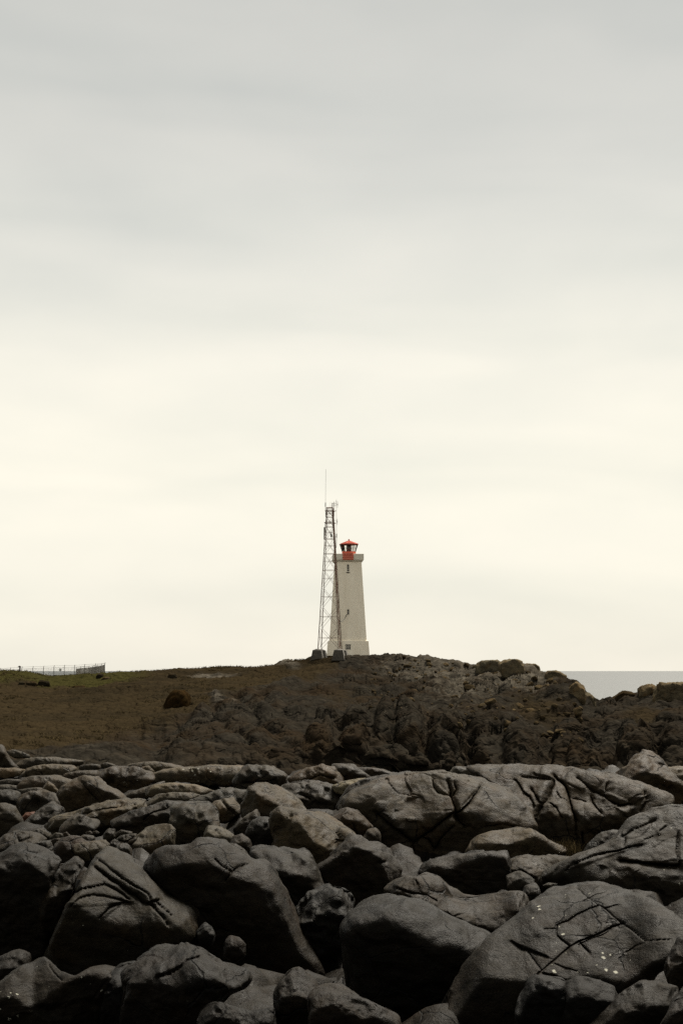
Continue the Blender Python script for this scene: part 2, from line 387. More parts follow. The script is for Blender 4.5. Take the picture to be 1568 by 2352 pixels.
RIDGE = [(-1100, 1538), (-400, 1535), (-60, 1538), (0, 1539), (40, 1539.5), (62, 1542), (80, 1547), (98, 1552), (112, 1554.5), (130, 1554.3), (150, 1553.8), (175, 1551.5), (200, 1550),
         (230, 1549), (255, 1546.5), (265, 1544), (285, 1544.5), (330, 1543), (360, 1541), (390, 1538.5), (425, 1537), (470, 1534.5), (500, 1532), (545, 1531), (556, 1533), (590, 1532),
         (615, 1528), (640, 1526), (665, 1520), (680, 1516), (700, 1515), (715, 1511), (735, 1508), (780, 1505.5), (850, 1505), (875, 1507), (905, 1507), (940, 1509), (960, 1511.5),
         (980, 1511), (1010, 1517), (1050, 1519), (1065, 1522), (1090, 1525), (1110, 1524), (1140, 1523), (1200, 1528), (1235, 1542), (1255, 1547), (1290, 1552), (1308, 1566), (1335, 1582), (1345, 1594),
         (1365, 1606), (1385, 1600), (1410, 1594), (1440, 1589), (1470, 1584), (1500, 1580), (1568, 1574), (1700, 1570), (1900, 1560), (2300, 1568), (2700, 1585)]
xs = np.concatenate([np.arange(-1100, -40, 16.0), np.arange(-40, 1612, 2.3), np.arange(1616, 2700, 16.0)])
keys = sorted(HC)
def col_interp(get, sm=18):
    v = np.interp(np.arange(-1100, 2701, 4.0), keys, [get(HC[k]) for k in keys])
    k = np.exp(-0.5*(np.arange(-3*sm, 3*sm+1)*4.0/(sm*1.6))**2); k /= k.sum()
    v = np.convolve(np.pad(v, len(k)//2, mode='edge'), k, 'valid')
    return np.interp(xs, np.arange(-1100, 2701, 4.0), v)
SY, SZ = [], []
SY.append(np.full(len(xs), 56.0)); SZ.append(np.full(len(xs), 3.4))
for i in range(6):
    Yc = col_interp(lambda h: h[0][i][0]); yc = col_interp(lambda h: h[0][i][1])
    if i == 5: yc = np.interp(xs, [p[0] for p in RIDGE], [p[1] for p in RIDGE])
    SY.append(Yc); SZ.append(CAM_Z+(HY-yc)/F*Yc)
SY.append(col_interp(lambda h: h[1][0])); SZ.append(col_interp(lambda h: h[1][1]))
SY.append(SY[-1]+45); SZ.append(np.full(len(xs), -2.0))
SY, SZ = np.array(SY), np.array(SZ)
SEG = [16, 46, 50, 50, 50, 46, 14, 8]
rowsY, rowsZ = [], []
for s in range(8):
    p = [np.clip(s+k, 0, 8) for k in (-1, 0, 1, 2)]
    for q in range(SEG[s]+(1 if s == 7 else 0)):
        t = q/SEG[s]
        def cr_(A):
            a, b, c, d = (A[j] for j in p)
            if s >= 6: return b+(c-b)*t
            if s == 5: d = c+(c-b)*0.35
            return 0.5*((2*b)+(-a+c)*t+(2*a-5*b+4*c-d)*t*t+(-a+3*b-3*c+d)*t**3)
        rowsY.append(cr_(SY)); rowsZ.append(cr_(SZ))
GY, GZ = np.array(rowsY), np.array(rowsZ)
GX = (xs-CX)[None, :]/F*GY
HP = np.stack([GX, GY, GZ], 2)
nr, nc = GY.shape
row6 = sum(SEG[:6])
vv = np.arange(nr)[:, None]*np.ones((1, nc))
sx = np.ones((nr, 1))*xs[None, :]; sy = HY-(GZ-CAM_Z)/GY*F
ridge_y = np.interp(xs, [p[0] for p in RIDGE], [p[1] for p in RIDGE])[None, :]
def sm(a, b, x): t = np.clip((x-a)/(b-a), 0, 1); return t*t*(3-2*t)
behind = vv > row6
low = np.interp(xs, [-1100, 0, 120, 250, 400, 520, 600, 680, 760, 900], [1735, 1730, 1715, 1680, 1655, 1600, 1580, 1562, 1535, 1500])[None, :]
turf = sm(25, -15, sy-low)*sm(-1, 3, 780-sx)
turf = np.maximum(turf, 0.62*np.exp(-(((sx-1225)/115)**2+((sy-1625)/38)**2)))
turf = np.maximum(turf, 0.60*np.exp(-(((sx-1480)/70)**2+((sy-1632)/26)**2)))
turf = np.maximum(turf, 0.50*np.exp(-(((sx-800)/120)**2+((sy-1600)/24)**2)))
turf = np.maximum(turf, 0.55*np.exp(-(((sx-120)/260)**2+((sy-1720)/20)**2)))
grass = sm(34, 10, sy-ridge_y)*sm(430, 220, sx)
turf = np.where(behind, sm(760, 640, sx), turf); grass = np.where(behind, sm(420, 240, sx), grass)
pale = 0.65*np.exp(-(((sx-490)/90)**2+((sy-1546-(490-sx)*0.03)/6)**2))
pale = np.maximum(pale, 0.62*np.exp(-(((sx-660)/45)**2+((sy-1528)/8)**2)))
pale = np.maximum(pale, 0.50*np.exp(-(((sx-930)/110)**2+((sy-1530)/26)**2)))
pale = np.maximum(pale, 0.50*np.exp(-(((sx-1060)/130)**2+((sy-1585)/60)**2)))
pale = np.maximum(pale, 0.50*np.exp(-(((sx-500)/60)**2+((sy-1612-(sx-500)*0.45)/12)**2)))
pale = np.maximum(pale, 0.50*sm(860, 960, sx)*sm(1330, 1240, sx)*sm(95, 40, sy-ridge_y))
turf *= (1-0.9*np.clip(pale*1.5, 0, 1)*(sx > 400))
rockm = np.clip(1-np.maximum(turf, grass)*1.15, 0, 1)

# relief: blocks and joints where rock is bare, tussocks where turf covers it
P = HP.reshape(-1, 3)
near = ((sx > -60) & (sx < 1640) & (vv > 10) & (vv < row6+10)).ravel()
n1 = fbm(P*np.array([0.11, 0.11, 0.11]), 4, 3); n2 = fbm(P*0.9, 4, 5)
disp = np.zeros(len(P)); lift = np.zeros(len(P))
rm_ = rockm.ravel()
Q = P[near]+np.stack([noise(P[near]*0.5, 71), noise(P[near]*0.5, 72), noise(P[near]*0.5, 73)], 1)*0.8
def facets(Pq, s):
    a1, a2, ci = worley(Pq, s)
    tx = (ci*17.13 % 1)-0.5; ty = (ci*31.7 % 1)-0.5; tz = (ci*57.9 % 1)-0.5
    fr = Pq-np.floor(Pq)-0.5
    return (ci-0.5)+1.1*(tx*fr[:, 0]*0+ty*0)+0.9*np.sin(Pq[:, 0]*2.1*(0.5+tx)+Pq[:, 2]*1.7*tz+ci*40)*0.35-0.35*np.exp(-((a2-a1)/0.12)**2)
blk = 1.5*facets(Q*np.array([0.17, 0.13, 0.26]), 11)+0.75*facets(Q*np.array([0.45, 0.30, 0.70])+5.5, 23)+0.40*fbm(Q*np.array([0.9, 0.5, 0.9]), 4, 77)
for ex, ey, rx, ry, hh in [(734, 1682, 34, 42, 2.2), (812, 1700, 38, 40, 2.0), (752, 1748, 36, 24, 1.6), (882, 1664, 24, 28, 1.5), (940, 1668, 36, 34, 1.8), (1022, 1692, 42, 34, 2.0), (1196, 1702, 42, 44, 1.8), (1340, 1720, 40, 50, 1.6), (1455, 1700, 46, 56, 1.6), (655, 1740, 50, 30, 1.4), (540, 1730, 60, 30, 1.2), (440, 1745, 60, 26, 1.0), (1120, 1745, 40, 30, 1.2), (1290, 1610, 60, 24, 1.2)]:
    e_ = ((sx.ravel()[near]-ex)/rx)**2+((sy.ravel()[near]-ey)/ry)**2
    blk += hh/0.75*np.sqrt(np.clip(1-e_, 0, 1))
rough_zone = 0.40+0.60*sm(600, 900, sx.ravel()[near])
disp[near] = 0.55*blk*np.maximum(rm_[near], 0.25)*rough_zone
calm = 1-0.75*np.exp(-((vv-row6)/9.0)**2).ravel()
disp *= calm
lift += (n1*1.1*rm_+n1*0.55*(1-rm_))*calm + n2*(0.16*(1-rm_)+0.16*rm_)*np.where(rm_ > 0.5, 1, calm)
lift[near] += (1-rm_[near])*0.14*np.abs(noise(P[near]*np.array([1.6, 0.8, 1.6]), 41))
# clefts and gullies running down the rock face
def seg_dist(px, py, pts):
    d = np.full(len(px), 1e9)
    for (x0, y0), (x1, y1) in zip(pts[:-1], pts[1:]):
        dx, dy = x1-x0, y1-y0; L = dx*dx+dy*dy+1e-9
        t = np.clip(((px-x0)*dx+(py-y0)*dy)/L, 0, 1)
        d = np.minimum(d, np.hypot(px-x0-t*dx, py-y0-t*dy))
    return d
fx, fy = sx.ravel(), sy.ravel()
jx = fx+noise(P*0.35, 51)*10; jy = fy+noise(P*0.35, 52)*10
cut = np.zeros(len(P))
for pts, w, dep in [([(296, 1640), (325, 1690), (352, 1742)], 14, 0.9), ([(430, 1630), (395, 1680), (352, 1742)], 18, 1.2), ([(360, 1660), (355, 1720)], 34, 1.3),
                    ([(540, 1610), (600, 1650), (650, 1690), (700, 1730)], 14, 1.3), ([(600, 1600), (680, 1640), (740, 1650)], 12, 1.3), ([(480, 1640), (560, 1690), (620, 1740)], 10, 0.8),
                    ([(640, 1620), (700, 1590), (780, 1600), (860, 1650)], 13, 1.1), ([(780, 1650), (770, 1700), (740, 1750)], 12, 1.3), ([(850, 1640), (900, 1690), (950, 1710)], 14, 1.4),
                    ([(985, 1640), (980, 1690), (1010, 1760)], 12, 1.3), ([(1062, 1650), (1078, 1700), (1068, 1765)], 13, 1.5), ([(1150, 1560), (1130, 1610), (1080, 1640)], 12, 1.0),
                    ([(1270, 1650), (1255, 1700), (1240, 1770)], 12, 1.3), ([(1340, 1650), (1380, 1660), (1350, 1720), (1330, 1770)], 12, 1.2), ([(1420, 1680), (1400, 1730), (1390, 1780)], 11, 1.2),
                    ([(1500, 1640), (1520, 1700), (1500, 1770)], 12, 1.2), ([(1370, 1606), (1360, 1640), (1290, 1640)], 10, 0.8), ([(900, 1545), (960, 1570), (1040, 1580)], 8, 0.6)]:
    d = seg_dist(jx, jy, pts); cut = np.maximum(cut, dep*np.exp(-(d/w)**2))
disp -= cut*0.6*np.maximum(rm_, 0.3)*sm(-2, 14, fy-np.repeat(ridge_y, nr, 0).ravel())
# push along the surface normal
T1 = np.gradient(HP, axis=1).reshape(-1, 3); T2 = np.gradient(HP, axis=0).reshape(-1, 3)
N = np.cross(T1, T2); N /= np.linalg.norm(N, axis=1, keepdims=True)+1e-9
N = np.where(N[:, 2:3] < 0, -N, N)
Nd = N*0.9+np.array([0, -0.12, 0.1]); Nd /= np.linalg.norm(Nd, axis=1, keepdims=True)
P2 = P+Nd*disp[:, None]; P2[:, 2] += lift*np.where(P[:, 2] < 0, 0, 1)
for gx_, gy_, gz_, rad in [(-2.55, 204.5, 11.9, 2.2), (1.0, 204.5, 12.25, 2.2), (1.0, 214.5, 12.25, 4.5)]:      # levelled ground under mast and tower
    w = np.exp(-(((P2[:, 0]-gx_)/rad)**2+((P2[:, 1]-gy_)/(rad*1.2))**2)**2); P2[:, 2] += (gz_-P2[:, 2])*w
faces = grid_faces(np.arange(nr*nc).reshape(nr, nc))
hill_me = mesh_np('headland', P2, faces)
ca = hill_me.color_attributes.new('zone', 'FLOAT_COLOR', 'POINT')
ca.data.foreach_set('color', np.stack([grass.ravel(), turf.ravel(), pale.ravel(), np.ones(len(P))], 1).astype(np.float32).ravel())
tag(link('headland', hill_me, M_HILL), kind='structure')
HPX = (P2[:, 0]/P2[:, 1])*F+CX; HPY = HY-(P2[:, 2]-CAM_Z)/P2[:, 1]*F
front = (vv.ravel() <= row6+1)
FI = np.nonzero(front)[0]
def on_hill(x, y):
    """the headland's surface seen at column x, row y"""
    j = FI[np.argmin((HPX[FI]-x)**2+(HPY[FI]-y)**2*1.5)]
    return P2[j]

# dry grass and heather standing on the turf
def blades(name, pts, hmin, hmax, wid, mat, n_per=3, lean=0.5):
    rs = np.random.default_rng(len(pts)); k = len(pts)*n_per
    base = np.repeat(pts, n_per, 0)+np.c_[rs.normal(0, 0.06, (k, 2)), np.zeros(k)]
    a = rs.uniform(0, 2*np.pi, k); h = rs.uniform(hmin, hmax, k); ln = rs.normal(0, lean, (k, 2))*h[:, None]
    side = np.c_[np.cos(a), np.sin(a), np.zeros(k)]*wid*0.5
    mid = base+np.c_[ln*0.4, h*0.6]; tip = base+np.c_[ln, h]
    V = np.stack([base-side, base+side, mid+side*0.7, mid-side*0.7, tip], 1).reshape(-1, 3)
    o = np.arange(k)[:, None]*5
    F3 = np.concatenate([o+np.array([[0, 1, 2]]), o+np.array([[0, 2, 3]]), o+np.array([[3, 2, 4]])])
    return link(name, mesh_np(name, V, F3), mat)
cand = np.nonzero(front & (np.maximum(turf, grass).ravel() > 0.6) & (fx > -30) & (fx < 800))[0]
rs3 = np.random.default_rng(3); wgt = np.clip(noise(P2[cand]*np.array([0.25, 0.12, 0.25]), 88)+0.1, 0, 1)**2*P2[cand][:, 1]; ctr = P2[rs3.choice(cand, 420, p=wgt/wgt.sum())]
gp = np.repeat(ctr, 9, 0)+np.c_[rs3.normal(0, 0.32, (len(ctr)*9, 2)), np.full(len(ctr)*9, -0.05)]
tag(blades('dry_grass', gp, 0.06, 0.26, 0.05, M_GRASS, 4), 'short dry brown grass growing over the left slope of the headland', 'grass', kind='stuff')

edge_i = np.nonzero((np.abs(vv.ravel()-row6) < 4) & (fx > -30) & (fx < 700) & (np.maximum(turf, grass).ravel() > 0.5))[0]
gp = P2[np.random.default_rng(9).choice(edge_i, 500)]-np.array([0, 0, 0.02])
tag(blades('skyline_grass', gp, 0.10, 0.34, 0.05, M_GRASS, 6, 0.6), 'ragged grass tufts along the left skyline of the headland', 'grass', kind='stuff')

# ------------------------------------------------------------------ boulders
_cs = {}
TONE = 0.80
def cube_sphere(n):
    if n in _cs: return _cs[n]
    a = np.tan(np.linspace(-1, 1, n+1)*np.pi/4); u, v = np.meshgrid(a, a); one = np.ones_like(u)
    vs, fs, o = [], [], 0
    for ax in range(3):
        for sg in (-1, 1):
            p = [None]*3; p[ax] = one*sg; p[(ax+1) % 3] = u*sg; p[(ax+2) % 3] = v
            q = np.stack([c.ravel() for c in p], 1); vs.append(q)
            fs.append(grid_faces(np.arange((n+1)**2).reshape(n+1, n+1))+o); o += (n+1)**2
    V = np.concatenate(vs); Fq = np.concatenate(fs); V /= np.linalg.norm(V, axis=1, keepdims=True)
    _, i, inv = np.unique(np.round(V*1e5).astype(np.int64), axis=0, return_index=True, return_inverse=True)
    _cs[n] = (V[i], inv.reshape(-1)[Fq]); return _cs[n]

TILE = {1: (0, 1706), 2: (376.3, 1706), 3: (752.6, 1706), 4: (1129, 1706), 5: (0, 1881.6), 6: (376.3, 1881.6), 7: (752.6, 1881.6), 8: (1129, 1881.6),
        9: (0, 2101), 10: (376.3, 2101), 11: (752.6, 2101), 12: (1129, 2101)}
SC = {'L': (0, 1492.7), 'C': (501.8, 1492.7), 'R': (1003.5, 1492.7)}
def PL(tile, s):
    pts = [tuple(float(c) for c in w.split(',')) for w in s.split()]
    if tile in TILE: ox, oy = TILE[tile]; k = 0.28
    else: ox, oy = SC[tile]; k = 0.36
    return [(ox+x*k, oy+y*k) for x, y in pts]

GROUND = []      # (x, y, z of the bed round each boulder)
def boulder(label, tile, outline, Y, grow=1.10, fac=(), cr=(), col=(1, 1, 1), lich=0.0, k=5.0, depth=None, rough=1.0, dents=(), cw=3.2, cd=0.09, nrand=5, top=(0.08, -0.36, 1, 0.70), frontf=0.76,
            crest=None, S=1.4, soft=6.0, under=0.22, name='boulder', seed=None, ground=True, cat='boulder', group=None, strat=0.0):
    poly = np.array(PL(tile, outline)); c2 = (poly.max(0)+poly.min(0))/2
    area_c = poly.mean(0); c2 = 0.5*c2+0.5*area_c
    soft = soft*0.65; k = k*1.3
    dims = poly.max(0)-poly.min(0); seed = seed if seed is not None else int(abs(poly.sum()*7)) % 99991
    rs = np.random.default_rng(seed)
    w, h = dims/F*Y
    D = depth if depth is not None else 0.45*min(max(w*0.75, h*0.8), 1.6*max(h, 0.25*w))
    C = pt(c2[0], c2[1], Y+0.45*D)
    f = C-np.array([0, 0, CAM_Z]); dist = np.linalg.norm(f); f /= dist
    r = np.cross(f, [0, 0, 1.0]); r /= np.linalg.norm(r); u = np.cross(r, f)
    # outline radius around the centre
    th = np.linspace(0, 2*np.pi, 361)[:-1]; Rr = np.zeros(360)
    A = (poly-c2)*np.array([1, -1])/F*(Y+0.45*D); Bn = np.roll(A, -1, 0)
    dx, dy = np.cos(th), np.sin(th)
    for (ax, ay), (bx, by) in zip(A, Bn):
        ex, ey = bx-ax, by-ay; den = dx*ey-dy*ex
        den = np.where(np.abs(den) < 1e-9, 1e-9, den)
        t = (ax*ey-ay*ex)/den; s_ = (ax*dy-ay*dx)/den
        ok = (t > 0) & (s_ >= -1e-6) & (s_ <= 1+1e-6); Rr = np.where(ok, np.maximum(Rr, t), Rr)
    Rr = np.where(Rr <= 0, np.median(Rr[Rr > 0]), Rr)
    ker = np.exp(-0.5*(np.arange(-8, 9)/1.5)**2); ker /= ker.sum()
    Rr = np.convolve(np.pad(Rr, 8, mode='wrap'), ker, 'valid')*(grow+0.16*np.clip(-np.sin(th), 0, 1))
    n = int(np.clip(round(max(dims)/(4.3 if cr else 5.2)/4)*4, 12, 124))
    d0, faces = cube_sphere(n)
    d = d0+np.array([0, -0.42, 0.10]); d /= np.linalg.norm(d, axis=1, keepdims=True)      # finer towards the seen side
    a, b, c = d@r, d@u, d@f
    ang = np.arctan2(b, a) % (2*np.pi)
    Rt = np.interp(ang, np.append(th, 2*np.pi), np.append(Rr, Rr[0]))
    g = (np.hypot(a, b)/Rt)**k+(np.abs(c)/D)**k
    rad0 = g**(-1/k); P0 = d*rad0[:, None]
    planes = []
    if top is not None and not ground: planes.append(top)
    if frontf: planes.append((rs.normal(0, 0.16), -1, rs.normal(0.0, 0.06), (0.66 if crest else 0.72) if ground else frontf))
    planes += list(fac)
    for _ in range(nrand+4):
        q = rs.normal(0, 1, 3); q[1] = -abs(q[1])*0.8; planes.append((*q, rs.uniform(0.74, 0.94)))
    kp = k*3.5
    gp = np.zeros(len(d))
    for (nx, ny, nz_, t) in planes:
        q = np.array([nx, ny, nz_], float); q /= np.linalg.norm(q)
        hh = (P0@q).max(); gp += (np.maximum(d@q, 0)/(t*hh))**kp
    rad = ((rad0**-1)**kp+gp)**(-1/kp)
    size = min(w, h)*0.5+0.25*max(w, h)*0.5
    Pn = d*rad[:, None]
    off = rs.uniform(-50, 50, 3)
    rad *= 1+rough*(0.062*fbm(Pn/(0.9*size)+off, 2, 1)+0.035*fbm(Pn/(0.30*size)+off, 3, 2))
    amp = min(1.0, size/0.5)
    rd = 0.034*fbm(Pn/0.45+off, 3, 4)+0.022*(1-2*np.abs(noise(Pn/0.55+off+7, 14)))+0.014*(1-2*np.abs(noise(Pn/0.16+off, 8)))+0.006*noise(Pn/0.06+off, 9)
    # thin broken ledges
    lay = Pn@np.array([0.18, 0.22, 0.96])/0.16+fbm(Pn/0.9+off, 2, 6)*1.2
    rd += (0.002+strat)*np.abs((lay % 1)*2-1)
    tl = Pn@np.array([0.30, -0.25, 0.92])/0.34+fbm(Pn/0.7+off, 2, 66)*0.9; fr_ = tl-np.floor(tl)
    rd += 0.055*(np.clip(fr_*4, 0, 1)-fr_)*np.clip(noise(Pn/0.8+off+3, 67)*1.6+0.1, 0, 1)      # worn ledges
    ps = float(np.clip(size, 0.3, 1.3)); pq = Pn/(np.array([1.0, 0.8, 0.55])*0.75*ps)+off+0.5*np.stack([noise(Pn/0.3+off, 91), noise(Pn/0.3+off, 92), noise(Pn/0.3+off, 93)], 1)
    w1_, w2_, wi_ = worley(pq, 95); e_ = np.clip((w2_-w1_)/0.07, 0, 1)
    rd += (0.085*ps*(wi_-0.5)*e_-0.012*ps*(1-e_))*np.clip(noise(Pn/1.1+off+5, 96)*2.0+0.35, 0, 1)      # plates broken off along joints
    rad = rad+rough*amp*rd
    Pn = d*rad[:, None]
    W = Pn+C
    if cr or dents:
        px = W[:, 0]/W[:, 1]*F+CX; py = HY-(W[:, 2]-CAM_Z)/W[:, 1]*F
        jx = px+noise(Pn/0.25+off, 31)*2.6+noise(Pn/0.07+off, 33)*1.1; jy = py+noise(Pn/0.25+off, 32)*2.6+noise(Pn/0.07+off, 34)*1.1
        seen = 1/(1+np.exp(-(-(d@f)+0.35)*14))
        push = np.zeros(len(d)); step = np.zeros(len(d))
        for item in cr:
            ct, line = item[0], item[1]; wd = item[2] if len(item) > 2 else cw; dp = item[3] if len(item) > 3 else cd
            ds = seg_dist(jx, jy, PL(ct, line))
            ww = wd*0.46*(1.0+0.5*noise(Pn/0.3+off, 35)+0.3*noise(Pn/0.1+off, 36))
            push = np.maximum(push, 1.3*dp*np.clip(1.3-ds/ww, 0, 1))
            push = np.maximum(push, dp*0.30*np.exp(-(ds/(ww*2.8+1.0))**2))
            lp = PL(ct, line); (xa, ya), (xb, yb) = lp[0], lp[-1]; L_ = math.hypot(xb-xa, yb-ya)+1e-6
            sd = ((px-xa)*(yb-ya)-(py-ya)*(xb-xa))/L_                                   # the block on one side stands a little proud
            ends = np.clip(1-np.maximum(-((px-xa)*(xb-xa)+(py-ya)*(yb-ya))/L_, ((px-xb)*(xb-xa)+(py-yb)*(yb-ya))/L_)/18.0, 0, 1)
            step = step+(-1 if rs.random() < 0.6 else 1)*min(0.045, 0.35*dp)*np.clip(0.5+sd/5.0, 0, 1)*np.exp(-np.maximum(ds, 0)/26.0)*ends
        for dt, line, rr_, dp in dents:
            q = PL(dt, line); ds = seg_dist(px, py, q if len(q) > 1 else q*2)
            push = push+dp*np.exp(-(ds/rr_)**2)
        Pn = Pn-(d*0.6-f*0.4)*((push+step)*seen)[:, None]
    if ground:
        # the worn top leans back from its crest, the face below it is cut under
        W = Pn+C; px = W[:, 0]/W[:, 1]*F+CX; py = HY-(W[:, 2]-CAM_Z)/W[:, 1]*F
        wob = fbm(Pn/(0.5*size)+off+11, 3, 81)
        if crest:
            cp_ = PL(tile, crest); xo = np.linspace(cp_[0][0]-60, cp_[-1][0]+60, 400); yo = np.interp(xo, [a_ for a_, _ in cp_], [b_ for _, b_ in cp_])
            sg_ = max(soft*1.6, 0.035*dims[0])/(xo[1]-xo[0]); kk = np.exp(-0.5*(np.arange(-int(3*sg_)-1, int(3*sg_)+2)/sg_)**2); kk /= kk.sum()
            yo = np.convolve(np.pad(yo, len(kk)//2, mode='edge'), kk, 'valid')
            yc = np.interp(px, xo, yo)+wob*6.0
        else:
            xo = np.linspace(poly[:, 0].min(), poly[:, 0].max(), 60); yt = []
            for x_ in xo:
                cand_ = [poly[:, 1].max()]
                for (x0, y0), (x1, y1) in zip(poly, np.roll(poly, -1, 0)):
                    if min(x0, x1) <= x_ <= max(x0, x1) and x0 != x1: cand_.append(y0+(y1-y0)*(x_-x0)/(x1-x0))
                yt.append(min(cand_))
            yt = np.array(yt); yt = np.convolve(np.pad(yt, 9, mode='edge'), np.hanning(21)[1:-1]/np.hanning(21).sum(), 'valid'); yt = 0.6*yt+0.4*yt.min()
            yc = np.interp(px, xo, yt)+dims[1]*(rs.uniform(0.24, 0.42)+0.10*wob)
        mpp = Y/F; hgt = (yc-py)
        sp_ = lambda t_: np.where(t_ > 20, t_, np.log1p(np.exp(np.minimum(t_, 20))))
        back = 0.85*S*soft*(sp_(hgt/soft))*mpp
        cutu = under*soft*(sp_(-hgt/soft))*mpp
        Pn = Pn+f*np.minimum(back+cutu, 2.2*max(w, h))[:, None]
    zb = float((C[2]+Pn[:, 2]).min())
    base = np.array([C[0], C[1], zb])
    me = mesh_np(name, Pn+C-base, faces)
    o = link(name, me, M_ROCK if ground else M_HROCK, None, base)
    vt = rs.uniform(0.80, 1.22); wm = rs.uniform(-0.07, 0.07); col = (col[0]*vt*(1+wm), col[1]*vt, col[2]*vt*(1-wm))
    near_fade = float(np.interp(Y, [12, 16, 20, 24, 30, 45, 60], [0.24, 0.31, 0.45, 0.64, 0.80, 1.0, 1.0]))*TONE     # dark fade towards the bottom edge, painted into the colour of nearer boulders
    o.color = (*[c_*near_fade for c_ in col], lich)
    tag(o, label, cat, group)
    if ground: GROUND.append((C[0], C[1], zb+0.44*h, max(w, 2*D)*0.5))
    return o

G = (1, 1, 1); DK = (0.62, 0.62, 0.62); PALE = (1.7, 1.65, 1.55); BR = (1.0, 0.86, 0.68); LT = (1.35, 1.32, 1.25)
B = boulder
# far band of the foreground, left to right
B('dark leaning rock at the far left edge under a tilted flat slab', 1, '-40,20 35,25 80,130 160,215 120,225 60,200 -40,160', 45, col=DK)
B('tilted flat slab lying on the leaning rock at the far left edge', 1, '60,68 110,58 180,75 240,102 235,122 130,120 75,95', 44.4, k=7, rough=0.6, col=LT, top=(0.2, -0.5, 1, 0.6))
B('long low dark ridge of rock right of the tilted slab, below the brown slope', 1, '120,215 180,160 240,135 400,125 560,140 690,158 700,185 560,205 300,210 180,225', 46)
B('pale low ledge running in from the left edge', 1, '-80,216 0,210 120,215 210,224 180,260 90,282 -80,280', 41, col=PALE, top=(0, -0.3, 1, 0.6))
B('pale rounded hump just right of the pale left edge ledge', 1, '150,292 225,217 300,192 430,182 560,190 612,217 540,260 420,285 250,290', 41.5, col=LT)
B('short dark flat topped block in the far row, left of the arched slab', 1, '660,190 740,178 820,181 815,215 700,228 655,212', 44, k=8, col=DK)
B('small low stone between the flat topped block and the arched slab', 1, '810,180 880,165 950,182 930,205 820,208', 44.5)
B('thin arched slab with a bright rim at the top of the far row', 1, '1040,187 1120,170 1240,163 1360,173 1525,203 1440,222 1250,248 1150,252 1060,220', 43, col=(1.3, 1.25, 1.1), top=(0.05, 0.0, 1, 0.72))
B('small pale stone tucked under the arched slab', 1, '1140,240 1170,198 1220,192 1265,240 1200,252', 42, k=7, col=LT)
B('low blunt boulder left of the broad dome in the far row', 1, '495,292 560,250 690,230 790,232 790,285 690,308 600,315 520,310', 37.5)
B('broad brownish dome with pale lichen along its left front', 1, '745,265 820,225 950,207 1080,215 1220,252 1250,290 1190,350 1080,405 990,425 930,395 850,335 790,305', 36.5, col=BR, lich=0.9, dents=[(1, '880,330', 14, 0.25)])
B('long smooth whaleback slab behind the middle of the far row', 2, '-150,258 0,223 150,208 400,199 600,197 680,208 720,250 640,345 480,352 300,335 130,325 0,335 -90,310', 38, col=LT, lich=1.0, k=4, top=(0, -0.3, 1, 0.75))
B('rounded boulder with a bright right shoulder at the end of the whaleback slab', 2, '560,345 610,265 670,212 760,193 880,215 970,250 1003,280 990,312 930,375 800,355 700,390 600,375', 36, lich=0.5, fac=[(0.5, -0.25, 1, 0.8), (0.75, -0.8, -0.35, 0.7)], cr=[(2, '650,330 780,320 900,305', 3, 0.12)])
B('dark brown mound with a pale cap at the centre of the far row', 2, '990,330 1060,270 1180,212 1290,190 1390,198 1440,260 1475,335 1380,365 1250,340 1100,340', 40, col=BR, cr=[(2, '1170,310 1230,280 1290,260 1400,300', 2.5, 0.15)])
B('dark wedge with a thin bright edge right of the pale capped mound', 3, '30,190 90,180 172,186 240,215 330,280 350,310 130,335 60,250', 40.5, col=DK, k=8)
B('long dark tapering rock sinking into the gully behind the cracked dome', 3, '230,208 350,212 500,230 590,268 450,300 330,305 250,280', 42, col=DK)
B('low pale topped rock peeping over the crest of the cracked dome', 3, '680,270 790,240 960,224 1000,245 980,285 800,295', 39, col=LT)
B('small dark block with a flat pale top right of the cracked dome crest', 3, '985,268 1040,202 1150,204 1210,240 1190,285 1000,290', 37.5, k=8)
B('long low slab with flecked lichen on the skyline of the far row, right of centre', 3, '1170,250 1210,196 1330,181 1500,190 1640,213 1740,240 1600,275 1300,275', 39, lich=0.8)
B('small smooth pale ledge left of the peaked rock', 4, '780,266 830,246 960,249 1060,258 1040,315 900,310 790,290', 34, col=PALE)
B('pale smooth slab at the right edge behind the peaked rock', 4, '1380,225 1440,210 1568,218 1750,240 1750,430 1560,400 1450,330', 35, col=PALE, k=4)
B('tall rough peaked rock standing by the right edge', 4, '1000,340 1045,252 1150,200 1200,150 1270,108 1350,120 1400,180 1430,232 1490,300 1570,360 1760,450 1760,600 1490,600 1300,500 1130,420', 31, col=(1.05, 0.95, 0.80), rough=1.5, nrand=5, k=5, top=(0.0, -0.4, 1, 0.95))

